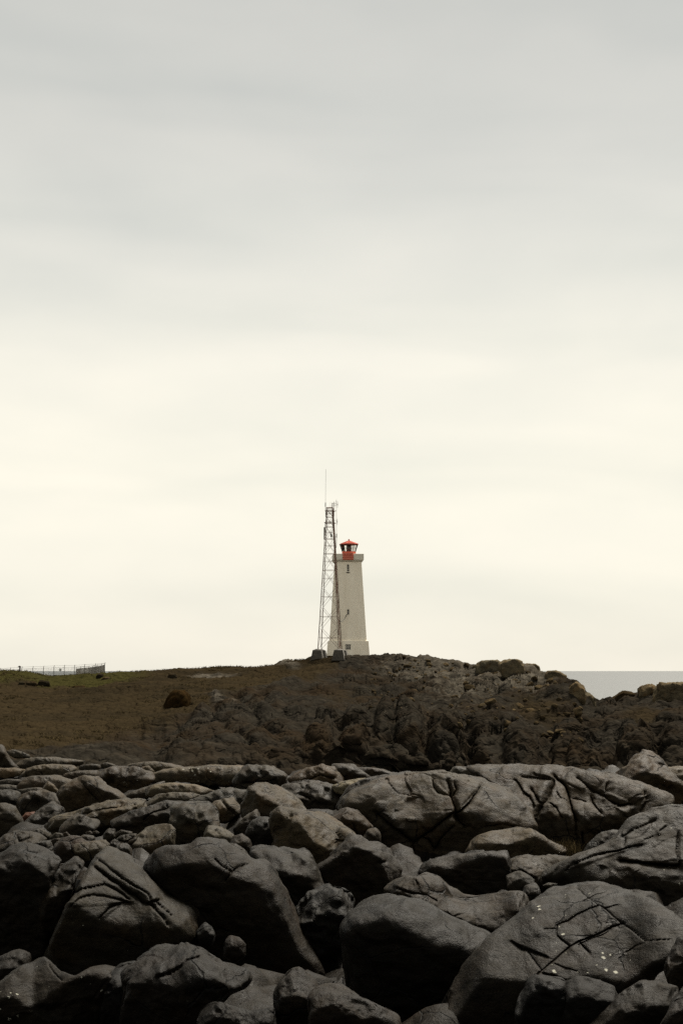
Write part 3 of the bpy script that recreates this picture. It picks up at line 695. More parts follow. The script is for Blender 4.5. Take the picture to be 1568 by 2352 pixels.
# second row
B('low dark stone on the left edge below the pale ledge', 1, '-60,320 60,302 150,305 175,330 130,360 -60,360', 37, col=DK)
B('flat stone at the left edge above the dark round stones', 1, '-60,355 0,349 80,350 150,360 175,395 100,412 -60,412', 34.5)
B('flat low stone left of the small pale upright stone', 1, '150,388 240,372 320,371 385,398 300,420 170,425', 33.5, top=(0, -0.1, 1, 0.6))
B('broad low dome left of the faceted grey boulder', 1, '130,358 200,296 300,280 450,284 595,320 580,360 490,395 420,410 350,390 180,380', 34)
B('thin pale sliver of rock behind the broad low dome', 1, '370,272 440,264 505,269 490,295 400,297', 36, col=PALE)
B('small pale upright stone leaning at the foot of the faceted grey boulder', 1, '350,385 370,350 397,324 440,350 480,398 462,418 400,408', 31.5, col=PALE, k=7)
B('large faceted grey boulder with a bright upper right edge, left of centre', 1, '485,412 540,360 620,320 660,305 720,291 790,303 850,348 920,393 985,440 965,475 850,500 720,540 620,580 575,555 535,475', 30, crest='485,412 600,360 700,340 780,360 850,400 985,445', S=1.5, soft=5, k=8, fac=[(0.45, -0.35, 1, 0.82), (0.15, -1, 0.15, 0.72)], col=LT, cr=[(1, '660,320 720,380 800,470', 2.5, 0.06)])
B('dark rounded stone at the left edge beside the large left dome', 1, '-80,445 0,405 80,400 150,418 165,470 135,535 80,550 -80,520', 31.5, col=DK)
B('wide left boulder with a dark hollow below its crest', 1, '125,485 180,430 260,410 350,400 440,428 505,480 570,565 510,620 400,600 300,590 240,600 150,560', 31, dents=[(1, '300,480', 16, 0.3)])
B('small reddish stone wedged between two dark rocks at the left', 1, '175,625 215,580 285,572 260,645 200,690', 29, col=(1.5, 0.75, 0.55))
B('black wedge shaped rock leaning right at the left of the picture', 1, '175,730 260,620 330,560 390,508 440,508 525,560 490,650 400,750 300,765 220,755', 28.3, col=DK, k=8)
B('boulder cut by the left edge beside the small reddish stone', 1, '-100,540 0,508 50,508 120,538 165,620 180,700 110,755 0,760 -100,740', 28)
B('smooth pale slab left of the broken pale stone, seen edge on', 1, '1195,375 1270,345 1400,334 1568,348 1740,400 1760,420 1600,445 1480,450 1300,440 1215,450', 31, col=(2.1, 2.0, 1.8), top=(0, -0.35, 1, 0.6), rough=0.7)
B('dark shoulder of rock left of the smooth pale slab', 1, '1000,475 1080,410 1190,375 1340,318 1360,345 1230,370 1215,450 1150,490', 31.8)
B('low slab with a dark underside just below the smooth pale slab', 1, '1190,515 1240,465 1290,425 1400,414 1560,417 1650,440 1600,480 1470,520 1300,530', 28.3, col=LT, top=(0, -0.25, 1, 0.6))
B('long banded slab with a bright striped top slanting up to the right', 1, '425,628 500,600 650,560 800,525 950,498 1100,476 1165,495 1130,520 1155,548 1060,610 950,670 850,710 700,760 600,780 500,745 470,690', 26, crest='425,632 600,640 700,600 850,560 1000,530 1155,520', S=1.8, soft=4, k=6, col=(1.9, 1.82, 1.62), top=(-0.1, -0.30, 1, 0.62), strat=0.03, cr=[(1, '560,640 640,590 780,550 940,520 1120,510', 2.2, 0.10)])
B('small angular rock leaning on the front of the banded slab', 1, '515,690 560,640 640,588 690,615 815,645 785,700 700,760 600,785 520,765', 25, k=8, fac=[(0.9, -0.5, 0.5, 0.7)])
B('curved dark boulder with a bright crest left of the tall rock', 1, '890,700 960,640 1080,580 1200,545 1320,508 1420,498 1540,514 1510,580 1490,660 1460,760 1300,760 1150,770 1050,750 950,735', 24.6, col=DK, top=(-0.25, -0.2, 1, 0.7), cr=[(1, '1180,640 1230,590 1300,560 1390,530 1370,510', 3, 0.12)])
B('pale broken triangular stone in the hollow left of the pointed slab', 2, '385,520 480,470 560,462 615,560 595,605 500,640 430,650 395,590', 26.6, col=(2.2, 2.1, 1.9), k=8, top=(0.3, -0.6, 1, 0.6), cr=[(2, '480,470 530,530 580,590', 2.5, 0.12)])
B('rough dark ledge behind the pale broken stone', 2, '235,475 330,440 480,408 600,398 715,393 710,460 690,560 600,620 400,580 260,540', 28, rough=1.4)
B('tilted pointed slab with a pitted pale face at the centre left', 2, '715,385 780,353 860,358 1000,408 1085,470 1150,548 1165,580 1080,585 960,560 900,615 800,625 680,590 665,530 695,440', 25.8, crest='665,420 720,390 800,450 860,460 950,530 1050,560 1165,585', S=1.5, soft=4, k=8, col=(1.6, 1.52, 1.35), fac=[(0.35, -0.55, 1, 0.62), (-0.75, -0.7, 0.1, 0.66)], top=None, frontf=0.85, rough=1.2)
B('large dark rounded rock behind the tilted pointed slab', 2, '905,385 1000,345 1130,321 1250,324 1330,358 1460,390 1510,425 1500,520 1420,590 1200,610 1120,540 1040,450', 30, col=DK, cr=[(2, '1100,430 1160,440 1200,470', 2.5, 0.1)])
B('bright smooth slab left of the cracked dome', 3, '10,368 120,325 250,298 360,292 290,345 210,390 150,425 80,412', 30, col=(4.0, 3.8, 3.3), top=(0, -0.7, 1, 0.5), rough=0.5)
B('dark curved ledge hugging the left flank of the cracked dome', 3, '105,570 140,435 200,372 330,310 480,288 640,272 680,290 480,350 350,385 260,440 180,560', 28, col=DK)
B('tall hollowed grey rock left of the bright topped stone', 2, '80,530 210,505 360,518 402,560 425,650 445,690 365,715 350,800 300,880 200,870 110,800 75,660', 23.4, k=6, dents=[(2, '190,680', 12, 0.10), (2, '300,600', 9, 0.06)], col=LT)
B('bright topped stone on the right foot of the tall hollowed rock', 2, '335,725 380,694 440,688 500,725 568,770 550,800 550,860 400,880 340,820', 22.4, crest='335,730 400,760 500,790 568,775', S=1.6, soft=4, k=8, col=(1.9, 1.8, 1.6), top=(0.15, -0.45, 1, 0.62))
B('pointed oval boulder with a bright top and black underside, left of the tall rock', 1, '1072,855 1110,790 1200,713 1270,689 1380,688 1413,720 1410,790 1380,900 1250,950 1110,920', 22.2, crest='1072,850 1110,840 1200,860 1300,830 1390,770 1413,720', S=1.6, soft=5, k=7, col=(1.7, 1.62, 1.45), top=(-0.15, -0.6, 1, 0.58))
B('leaf shaped stone leaning between the pointed slab and the round dark stone', 2, '590,700 650,630 750,558 800,605 740,660 700,720 620,770', 24, k=8)
B('round dark stone left of the big bright topped boulder', 2, '675,730 710,660 780,622 850,638 900,690 890,780 870,880 730,900 685,820', 23, col=DK)
B('brown stone below the leaf shaped stone', 2, '535,830 570,770 640,757 695,800 720,870 700,960 620,940 550,890', 21.6, col=BR)
B('dark splinter lying under the brown stone', 6, '535,200 600,210 660,258 715,330 730,375 660,360 570,290', 20.8, col=DK, k=8)
B('big bright topped boulder with a black left face at the centre', 2, '875,660 920,600 990,563 1080,568 1150,580 1290,588 1360,628 1430,668 1500,738 1540,790 1490,840 1410,900 1330,980 1150,1040 950,1020 875,880 865,730', 22.2, crest='865,600 960,580 985,650 1150,690 1200,780 1330,880 1410,900 1540,800', S=1.6, soft=6, k=6.5, col=(1.75, 1.68, 1.5), lich=0.15,
  top=(0.42, -0.42, 1, 0.66), frontf=0, fac=[(-0.35, -1, 0.12, 0.60), (0.1, -1, -0.1, 0.70)], cr=[(2, '1430,740 1450,790 1410,830', 2.6, 0.10), (2, '1420,800 1500,810', 2.4, 0.08), (2, '920,700 960,640 1080,580', 2.5, 0.1)], nrand=1)
B('blocky brown stone between the bright topped boulder and the cracked dome', 3, '50,620 90,565 160,549 240,568 285,620 345,668 360,692 310,760 265,815 200,800 130,720', 23.8, k=7, col=BR, cr=[(3, '200,660 230,740', 2.5, 0.08), (3, '300,760 350,700', 2.5, 0.08)])
B('small rounded stone at the foot of the cracked dome', 3, '285,800 340,718 390,703 428,735 420,810 380,870 300,850', 22.8, col=BR)
B('big cracked dome with a deep forked fissure, right of centre', 3, '95,570 170,490 260,420 400,355 480,338 640,290 800,274 1000,268 1150,260 1320,283 1420,338 1560,448 1640,500 1705,545 1710,610 1660,690 1560,740 1400,800 1250,860 1150,920 1000,980 850,1010 650,980 450,930 300,790 190,670', 25, crest='95,560 250,440 380,450 480,600 650,700 850,640 1040,540 1150,520 1300,620 1560,680 1710,640', S=1.3, soft=14,
  depth=1.25, k=3.6, col=(1.12, 1.05, 0.93), top=(0, -0.35, 1, 0.80), frontf=0.86, nrand=2, lich=0.05, rough=0.8, cd=0.20, cw=4.0,
  cr=[(3, '990,290 1012,370 1012,420 1030,480 1055,540 1075,590 1110,640 1140,690', 4.8, 0.30), (3, '1292,325 1230,400 1180,470 1130,520 1070,570', 4.2, 0.26), (3, '858,290 868,350 900,395 950,425 1010,432', 2.6, 0.14),
      (3, '370,580 520,690 600,770 680,835 740,790 850,725 940,635 1045,560', 3.6, 0.22), (3, '860,900 930,790 1030,680', 3.0, 0.16), (3, '1040,310 1060,370 1035,420', 3.4, 0.2), (3, '680,835 700,920', 3.2, 0.16),
      (3, '1280,380 1310,350 1330,340', 2, 0.05), (3, '1300,690 1400,680 1560,690', 4, 0.10), (3, '740,790 820,800 870,890', 3, 0.12), (3, '600,420 740,450', 1.8, 0.03)],
  dents=[(3, '1060,600 1100,640', 8, 0.20)])
B('long low massif split by many joints, running to the right from the cracked dome', 4, '-90,285 20,254 200,241 400,233 600,243 780,273 1000,318 1200,378 1330,423 1420,473 1495,540 1400,600 1250,690 1100,780 1000,830 850,890 750,930 600,920 500,860 400,800 290,720 250,600 200,450 60,350', 27.2, crest='-90,330 100,420 300,560 420,520 560,600 690,600 900,570 1100,540 1240,560 1400,560 1495,560', S=1.4, soft=12,
  depth=1.5, k=4.5, col=(1.12, 1.06, 0.96), top=(0, -0.45, 1, 0.78), nrand=3, lich=0.25, rough=1.1, cd=0.22, cw=3.6,
  cr=[(4, '490,250 560,300 600,350 620,420 640,490 655,560 690,650', 4.6, 0.30), (4, '490,295 465,380 440,450 390,500 365,560 330,640', 4.4, 0.28), (4, '690,265 740,300 790,350 850,380 900,400 940,430 990,480 1060,510 1180,500', 4.0, 0.24),
      (4, '820,425 840,500 905,580', 3.4, 0.2), (4, '1275,405 1300,470 1265,520 1235,560', 3.4, 0.2), (4, '950,330 952,380 940,430', 2.4, 0.12), (4, '470,500 520,540 565,610', 2.6, 0.12), (4, '320,370 365,450 390,505', 3.0, 0.16),
      (4, '170,300 240,380 300,440 335,530', 3.4, 0.2), (4, '230,275 340,275 450,292 490,290', 2.6, 0.12), (4, '330,250 380,270 470,280', 2.2, 0.1), (4, '530,400 560,450 620,475', 2.0, 0.08), (4, '650,455 740,470 770,490', 2.0, 0.07), (4, '620,320 730,385', 1.8, 0.06),
      (4, '690,640 690,760', 3, 0.12), (4, '740,740 740,840', 3, 0.12)])

# right hand side, nearer
B('small rounded lobe left of the big smooth boulder at the right edge', 8, '755,290 820,200 900,123 980,97 1070,108 1060,190 960,260 850,300', 22, lich=0.3)
B('big smooth boulder cut by the right edge with long creases', 8, '535,465 640,380 760,308 900,248 1040,168 1080,110 1130,50 1200,8 1300,-42 1450,-77 1568,-87 1850,-95 2000,100 2000,560 1700,640 1568,650 1400,690 1250,700 1050,640 900,570 700,560 560,545', 19.8, crest='535,470 640,400 800,420 900,470 1050,450 1200,470 1400,500 1568,520 2000,540', S=1.4, soft=10,
  depth=1.1, k=4.2, col=(1.05, 1.02, 0.94), lich=0.75, top=(-0.15, -0.45, 1, 0.70), nrand=2, rough=0.8, cd=0.14,
  cr=[(8, '600,425 660,375 760,322 900,282 1050,252 1230,210', 3.6, 0.12), (8, '1040,335 1150,350 1300,370 1450,390 1535,385', 4.6, 0.22), (8, '1090,175 1082,225', 2.8, 0.12), (8, '1545,100 1522,250 1540,385', 3.4, 0.15), (8, '1380,95 1435,45', 2.6, 0.1), (8, '1060,140 1150,70 1250,28 1350,0', 2.6, 0.1), (8, '1250,170 1400,120', 2, 0.05)])
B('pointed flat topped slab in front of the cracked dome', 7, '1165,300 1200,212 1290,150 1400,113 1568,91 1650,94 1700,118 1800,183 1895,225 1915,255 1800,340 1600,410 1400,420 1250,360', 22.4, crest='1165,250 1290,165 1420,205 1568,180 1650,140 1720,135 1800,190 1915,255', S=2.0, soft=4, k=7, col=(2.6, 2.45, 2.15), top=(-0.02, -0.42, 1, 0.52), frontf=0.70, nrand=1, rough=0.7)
B('dark slab with a pale upper lip below the pointed slab', 7, '805,470 860,368 1000,338 1150,318 1280,298 1420,288 1440,340 1430,440 1470,560 1460,680 1300,740 1050,700 920,600', 20.4, crest='805,430 860,380 1000,400 1150,350 1280,315 1420,310', S=1.2, soft=5, k=7, col=DK, top=(-0.05, -0.2, 1, 0.80), frontf=0.72)
B('flat brownish rock left of the big smooth right edge boulder', 8, '80,400 200,338 300,323 500,313 600,323 705,333 680,410 570,520 430,580 330,580 240,520 120,480', 20.6, crest='80,420 240,440 330,490 430,520 570,450 705,345', S=1.5, soft=6, col=(1.4, 1.25, 1.0), top=(0.05, -0.5, 1, 0.6), lich=0.3, cr=[(8, '170,430 240,420 330,480', 3, 0.12)])
B('tiny pale chip resting at the tip of the cracked slab', 8, '415,548 460,525 532,528 515,556 450,560', 18.4, k=8, col=PALE, name='stone', cat='stone')
B('broken dark stone in the cleft between the bowl and the cracked slab', 8, '150,480 240,440 335,500 340,570 250,620 150,590', 19.2, k=8, name='stone', cat='stone', rough=1.5)
B('narrow splintered stone standing in the cleft left of the cracked slab', 8, '290,570 350,543 405,590 380,690 290,720 250,650', 18.2, k=8, name='stone', cat='stone', rough=1.5)
B('hollowed upper block with a smooth bowl and a bright right rim', 7, '420,600 500,540 600,488 670,473 720,488 820,460 920,490 1000,570 1100,620 1250,630 1400,600 1480,570 1545,595 1575,650 1575,730 1510,830 1440,930 1350,960 1200,920 1000,850 830,760 700,700 550,650', 16.6, grow=1.02, crest='420,600 600,600 830,690 1000,780 1200,850 1350,890 1440,880 1575,740', S=1.5, soft=6,
  k=5, depth=0.75, col=(1.5, 1.42, 1.28), top=(0, -0.5, 1, 0.62), nrand=1, rough=0.9, lich=0.2, dents=[(7, '1040,600 1200,640 1340,610', 26, 0.42)], cr=[(7, '560,560 640,590 720,600 810,620 880,665', 3.2, 0.09), (7, '710,490 730,520', 2.6, 0.08)])
B('huge smooth dark dome split from the bowl block by a wide crack', 7, '95,920 150,800 230,700 300,630 390,583 480,580 600,605 700,635 830,700 1000,790 1150,860 1290,920 1345,960 1300,1050 1210,1200 1130,1350 1090,1540 1000,1720 600,1850 200,1800 80,1500 75,1200', 15.2, grow=0.99, crest='75,1000 150,860 300,800 500,760 620,850 800,1000 1000,1060 1150,1080 1345,980', S=1.3, soft=16,
  k=3.4, depth=0.85, col=(0.85, 0.80, 0.72), top=(0.25, -0.55, 1, 0.74), nrand=1, frontf=0.86, lich=0.2, rough=0.7)
B('great cracked slab with white lichen spots in the bottom right corner', 8, '120,880 220,800 350,690 430,610 500,553 600,538 720,518 880,506 960,528 1080,588 1300,690 1500,830 1620,1000 1600,1120 1420,1160 1290,1200 1240,1260 1180,1330 1020,1380 850,1420 650,1520 300,1640 -264,1640 -240,1404 -150,1214 -60,1084 30,970', 13.9, grow=1.05, crest='-264,1640 -150,1330 0,1290 150,1320 270,1310 400,1280 600,1310 780,1300 900,1270 1010,1330 1180,1300 1240,1230 1290,1170 1620,1130', S=1.5, soft=8,
  k=4.2, depth=0.95, col=(1.10, 1.02, 0.94), lich=1.0, top=(-0.04, -0.55, 1, 0.60), nrand=0, frontf=0.80, rough=0.65, cd=0.055, cw=2.8,
  cr=[(8, '700,510 800,600 870,670 950,710 1010,770 1100,850 1180,910 1270,1000', 3.4, 0.07), (8, '750,640 800,605 870,575 945,558', 2.4), (8, '890,680 800,710 700,760 620,820 520,850 515,940 560,980 640,1050', 3.0, 0.06), (8, '950,700 1010,685 1065,685', 2.6),
      (12, '1120,60 1000,90 900,140 800,190 710,230 640,270 560,330 480,400 420,450 330,520 285,620 260,800', 3.2, 0.06), (12, '140,220 230,290 330,310 450,345', 3.6, 0.08), (12, '280,310 340,380 400,455', 3.0), (12, '420,480 520,500 610,560', 3.4, 0.08),
      (12, '730,230 800,310', 2.2), (12, '1100,310 1200,250 1290,210 1480,210', 2.0, 0.035), (12, '410,105 510,100', 2.2), (12, '720,250 830,190 930,150 1000,100', 2.2, 0.04), (12, '520,400 600,440 700,470', 1.8, 0.03)])
B('upright dark block under the left lip of the great cracked slab', 12, '255,660 320,545 420,512 560,540 620,600 600,960 240,960', 12.9, k=6, col=DK, frontf=0.75, lich=0.1)
B('second dark block under the lip of the great cracked slab, right of the first', 12, '590,610 690,540 800,540 880,565 970,605 1000,670 990,820 900,960 570,960', 12.7, k=5, col=DK, lich=0.2, top=(0.2, -0.5, 1, 0.7))
B('rough brown stone low in the bottom right corner', 12, '860,900 960,790 1060,700 1200,592 1330,578 1480,600 1500,720 1450,980 860,980', 12.4, k=7, col=BR, fac=[(-0.5, -0.7, 0.7, 0.8)])
B('narrow edge of a mossy boulder at the right edge', 12, '1460,440 1520,260 1568,200 1750,200 1750,700 1600,640 1490,560', 13.0, col=BR, lich=0.4)
B('mossy flank of rock in the extreme bottom right corner', 12, '1400,900 1500,680 1568,600 1760,590 1760,1020 1420,1020', 11.6, col=BR, lich=0.2)

# left hand side, nearer
B('rounded boulder at the left edge with a cracked bright crest', 5, '-80,280 10,190 40,150 130,123 250,123 320,150 355,180 320,220 210,235 150,270 60,340 -80,400', 22, col=BR, cr=[(5, '130,130 160,180 250,150 270,125', 2.6, 0.09)])
B('thin broken stone between the cracked crest boulder and the round stone', 5, '185,222 260,204 330,184 400,178 425,240 390,275 320,260 250,250', 20.8, k=8, cr=[(5, '250,225 330,210', 2.4, 0.08)])
B('tall black dome at the left edge', 5, '-100,420 0,368 70,308 150,250 200,234 270,258 340,244 400,290 485,350 450,440 400,520 380,700 380,1000 320,1200 -100,1200', 17.2, crest='-100,400 150,300 200,300 280,330 330,450 400,430 485,350', S=1.2, soft=12, k=4, depth=0.9, col=(0.75, 0.72, 0.66), top=(0.25, -0.3, 1, 0.78), lich=0.12, cr=[(5, '230,250 300,265 340,245', 2.6, 0.08)])
B('round reddish grey stone behind the layered boulder', 5, '465,215 520,165 600,148 670,163 722,195 720,260 715,345 600,380 500,400 475,300', 20, col=(1.1, 0.95, 0.85))
B('flat topped block at the upper end of the layered boulder', 5, '600,232 650,210 760,194 850,184 885,220 850,260 800,310 730,375 690,340 640,285', 19, k=8, col=(1.8, 1.72, 1.5), top=(0.1, -0.45, 1, 0.62))
B('curved smooth boulder left of the layered boulder', 5, '370,580 420,470 500,408 600,354 660,343 705,370 660,430 610,500 590,600 540,720 480,850 400,940 365,720', 17, k=4.5, col=BR, lich=0.15)
B('large layered boulder with parallel slots slanting to the right', 5, '640,440 700,372 800,282 870,233 945,258 1050,330 1150,450 1230,560 1320,645 1430,688 1535,740 1555,790 1540,880 1400,1000 1200,1160 1000,1270 700,1280 440,1200 385,1100 425,900 470,800 510,720 560,620 600,500', 16.3, crest='385,900 560,640 640,720 800,800 930,850 1000,870 1150,860 1300,820 1400,850 1555,760', S=1.3, soft=12,
  k=4, depth=0.95, col=(1.35, 1.27, 1.12), lich=0.3, top=(0.35, -0.45, 1, 0.70), nrand=1, rough=0.7, fac=[(0.1, -1, 0.1, 0.75)], cd=0.09,
  cr=[(5, '800,320 900,390 980,460 1060,520 1130,560 1200,610 1245,675', 3.4, 0.12), (5, '765,365 850,430 930,490 1000,540 1080,590 1130,625 1180,685 1230,700', 4.4, 0.15), (5, '1230,690 1300,750 1360,800 1395,870', 3.8, 0.12), (5, '1240,680 1310,662', 3, 0.1),
      (5, '530,680 600,600 680,560 760,540 850,515 920,550 1000,600 1070,655', 3.2, 0.09), (5, '580,720 640,660 720,630 800,618 920,640 1010,665 1070,685', 3.2, 0.09), (5, '1030,680 950,700 880,740 820,820', 3.0, 0.08), (5, '1300,680 1430,790', 2.0, 0.05)])
B('small dark knob above the wide dark mass at centre left', 5, '1370,300 1400,240 1440,224 1490,262 1530,310 1500,360 1400,360', 18.5, col=DK)
B('wide dark mass with a lit cracked crest at lower centre left', 6, '-80,420 0,340 90,290 150,292 230,300 310,262 400,244 520,248 600,288 680,350 720,380 790,388 835,420 880,480 940,590 1005,720 1070,850 1120,1000 1190,1180 900,1300 500,1300 200,1180 20,980 -60,700', 17.2, crest='-80,420 230,330 330,330 450,420 530,470 600,500 700,500 780,520 850,580 900,570 1190,1180', S=1.4, soft=8,
  k=4, depth=0.95, col=(0.88, 0.82, 0.74), top=(0.30, -0.50, 1, 0.70), frontf=0.78, nrand=1, rough=0.8, lich=0.1, cr=[(6, '500,500 530,465 560,420 610,380 690,352', 2.6, 0.07), (6, '410,310 470,370 550,425', 2.6, 0.06)])
B('dark slab with a narrow bright ledge right of the lit cracked crest', 6, '735,255 900,247 965,284 1130,291 1195,340 1235,420 1260,520 1360,640 1430,790 1380,950 1150,920 1000,760 890,560 800,440 735,370', 19.6, k=6, col=DK, top=(0.1, -0.3, 1, 0.80), frontf=0.74)
B('rugged dark boulder between the bright topped boulder and the smooth dome', 7, '-60,420 60,320 130,228 200,163 290,183 360,208 430,258 475,300 495,360 535,420 555,490 490,580 350,640 200,680 50,640 -60,540', 20.2, crest='-60,420 130,260 200,220 300,230 430,300 555,480', S=1.2, soft=8, k=5, col=(0.8, 0.76, 0.7), top=(0.1, -0.25, 1, 0.78), rough=1.3, cr=[(7, '430,350 480,345', 3, 0.1)])
B('streaked dark ledge deep between the wide dark mass and the smooth dome', 6, '1080,760 1200,650 1330,600 1440,620 1540,680 1520,800 1460,1000 1400,1250 1250,1300 1130,1000', 17.6, k=5, col=DK, strat=0.02)

# bottom left
B('flat faced boulder with a row of lichen spots in the bottom left corner', 9, '-20,680 80,545 200,480 280,420 380,383 440,440 500,500 590,540 700,478 800,468 870,500 870,650 890,800 900,900 700,1000 300,1040 -20,1040', 13.6, crest='-20,720 60,660 140,680 270,780 400,680 560,560 700,500 870,500', S=1.4, soft=6, k=7, col=(1.0, 0.92, 0.82), lich=0.7, top=(-0.15, -0.75, 1, 0.58), frontf=0.8, fac=[(0.4, -1, -0.1, 0.66)], nrand=1, cr=[(9, '400,390 440,460 510,530', 3, 0.07)])
B('small dark stone at the left edge above the lichen spotted boulder', 9, '-80,430 30,350 150,308 225,350 240,430 140,520 20,620 -80,680', 14.6, col=DK, lich=0.5)
B('black block between the two lichen spotted boulders at the bottom', 9, '850,520 1000,430 1110,425 1140,560 1130,960 900,980 840,700', 13.6, k=6, col=DK)
B('broad dark boulder with a pale broken strip at the bottom, left of centre', 9, '1100,490 1250,382 1400,312 1530,300 1640,338 1770,438 1940,498 1990,540 1950,620 1830,650 1740,700 1700,800 1680,1040 1070,1040 1085,700', 13.0, crest='1100,480 1300,520 1450,600 1560,560 1700,520 1850,580 1990,545', S=1.3, soft=10, k=5, depth=0.7, col=(0.95, 0.87, 0.78), lich=0.3, top=(0.0, -0.65, 1, 0.62), cr=[(9, '1290,500 1400,470 1480,420 1540,365 1640,338', 3.4, 0.08)], nrand=1)
B('rounded brown cobble in the dark hollow at the bottom centre left', 10, '485,250 540,184 610,200 658,250 650,330 580,365 505,320', 14.9, col=(0.6, 0.5, 0.38), name='stone', cat='stone')
B('small grey cobble left of the rounded brown cobble', 10, '275,140 340,68 390,108 425,180 390,245 310,235', 15.3, col=DK, name='stone', cat='stone')
B('smooth brown boulder with one white spot at the bottom centre', 10, '905,670 970,590 1050,500 1110,478 1235,590 1270,700 1310,820 1230,980 1000,980 925,800', 12.6, k=6, col=BR, lich=0.12, top=(0.1, -0.7, 1, 0.62))
B('low mossy ridge of rock along the bottom edge at the centre', 10, '1240,700 1290,620 1360,600 1440,594 1500,620 1600,690 1750,755 1880,810 1900,1020 1250,1020 1270,860', 12.0, k=6, col=BR)
B('dark low rock on the bottom edge left of the smooth brown boulder', 10, '320,760 420,715 560,760 700,800 900,770 940,1020 300,1020', 12.2, col=DK)

# rubble
RUB = 'small stones lying in the hollow left of the pointed oval boulder'
for i, (s, Y) in enumerate([('245,115 330,75 420,130 410,168 330,165', 24), ('405,160 460,115 520,124 572,150 480,172', 23.4), ('515,118 550,104 582,138 540,150', 22.9), ('640,165 690,130 760,139 785,178 720,200', 22.4),
                            ('410,195 450,160 560,149 645,155 600,185 470,220', 22.2), ('850,140 890,85 940,90 945,155 880,195', 23.8), ('950,115 1000,90 1080,104 1085,130 960,138', 23.6),
                            ('880,225 940,168 990,200 950,258', 21), ('760,105 790,95 815,110 800,130 765,125', 24.5), ('700,110 740,98 760,115 730,132', 24.6)]):
    B(['jagged stone at the left end of the rubble strip', 'flat small stone in the rubble strip, second from the left', 'tiny round stone on the rubble strip right of the flat small stone', 'low grey stone in the middle of the rubble strip',
       'long bright edged stone in front of the rubble strip', 'dark upright stone at the right end of the rubble strip', 'flat stone behind the split oval stone', 'wedge of rock left of the split oval stone', 'tiny chip in the rubble strip near the curved dark boulder', 'second tiny chip in the rubble strip, left of the other'][i],
      5, s, Y, k=7, name='stone', cat='stone', group='loose stones in the rubble strip', col=(0.95, 0.9, 0.8))
B('split oval stone in front of the pointed oval boulder', 5, '952,172 1000,135 1120,119 1138,150 1070,210 980,200', 21.8, k=6, name='stone', cat='stone', cr=[(5, '960,180 1040,178 1110,150', 3, 0.10)])
B('round stone below the split oval stone', 5, '938,255 980,205 1040,199 1080,250 1070,310 980,300', 20.3, name='stone', cat='stone')

# bed of broken rock under the boulders
GA = np.array(GROUND)
gxs = np.concatenate([np.linspace(-60, -9, 20), np.linspace(-8.9, 8.9, 160), np.linspace(9, 60, 20)]); gys = np.concatenate([np.linspace(-30, 7, 14), np.geomspace(7.4, 62, 230)])
gx, gy = np.meshgrid(gxs, gys)
wsum = np.zeros(gx.size); zsum = np.zeros(gx.size)
for bx, by, bz, br in GA:
    w = 1/(((gx.ravel()-bx)**2+((gy.ravel()-by)*1.0)**2)/max(br, 0.3)**2+0.15)**1.6; wsum += w; zsum += w*bz
zi = zsum/wsum
far0 = sm(44, 56, gy.ravel()); nearc = sm(11.0, 5.0, gy.ravel())
side = sm(0.0, 6.0, np.abs(gx.ravel())-np.maximum(gy.ravel(), 8)*0.27)
zi = zi*(1-side)+6.6*side
zi = zi*(1-nearc)+8.3*nearc
GPn = np.stack([gx.ravel(), gy.ravel(), zi], 1)
q1, q2, qi = worley(GPn*np.array([1.6, 1.6, 0.0])+3.3, 61)
rel = 0.30*(qi-0.5)-0.30*q1**2+0.12*fbm(GPn*2.0, 3, 62)
zi = zi+rel*(1-0.0*far0)-0.12
zi = zi*(1-far0)+2.6*far0
GPn[:, 2] = zi
ground = link('rocky_ground', mesh_np('rocky_ground', GPn, grid_faces(np.arange(gx.size).reshape(gx.shape))), M_ROCK)
ground.color = (0.20, 0.185, 0.16, 0.0); tag(ground, kind='structure')

# ------------------------------------------------------------------ rocks on the headland
def HB(label, tile, outline, **kw):
    poly = np.array(PL(tile, outline)); xb = 0.5*(poly[:, 0].max()+poly[:, 0].min()); yb = poly[:, 1].max()
    p = on_hill(xb, yb-2); kw.setdefault('col', (0.9, 0.82, 0.70)); kw.setdefault('rough', 0.9)
    Y = kw.pop('Y', None) or p[1]
    pts = [tuple(float(c) for c in w.split(',')) for w in outline.split()]; ys = [c for _, c in pts]; ym = 0.5*(min(ys)+max(ys)); hh = max(ys)-min(ys)
    outline = ' '.join('%g,%g' % (a, c+0.5*hh*max(0, (c-ym)/(hh*0.5))) for a, c in pts)       # sunk into the turf
    return boulder(label, tile, outline, Y, ground=False, **kw)
HB('broad flat topped boulder on the right skyline of the headland', 'R', '245,105 290,76 380,67 415,88 412,130 260,135', k=4.5, frontf=0.8, top=(0, 0.1, 1, 0.88), depth=1.6, col=(3.0, 3.0, 2.9), rough=1.7, nrand=8)
HB('rounded boulder left of the gap on the right skyline', 'R', '400,95 430,68 480,64 530,76 545,110 535,145 440,150', k=4.5, frontf=0.8, top=(0, 0.1, 1, 0.88), depth=1.6, col=(3.0, 3.0, 2.9), rough=1.7, nrand=8)
HB('rounded boulder right of the gap on the right skyline', 'R', '543,125 550,89 590,86 640,106 660,150 560,160', k=4.5, frontf=0.8, top=(0, 0.1, 1, 0.88), depth=1.6, col=(3.0, 3.0, 2.9), rough=1.7, nrand=8)
HB('dark lumpy rock on the falling skyline above the sea', 'R', '690,160 720,138 760,141 812,165 830,205 720,205', k=4.5, frontf=0.8, top=(0, 0.1, 1, 0.88), depth=1.6, col=(3.0, 3.0, 2.9), rough=1.7, nrand=8)
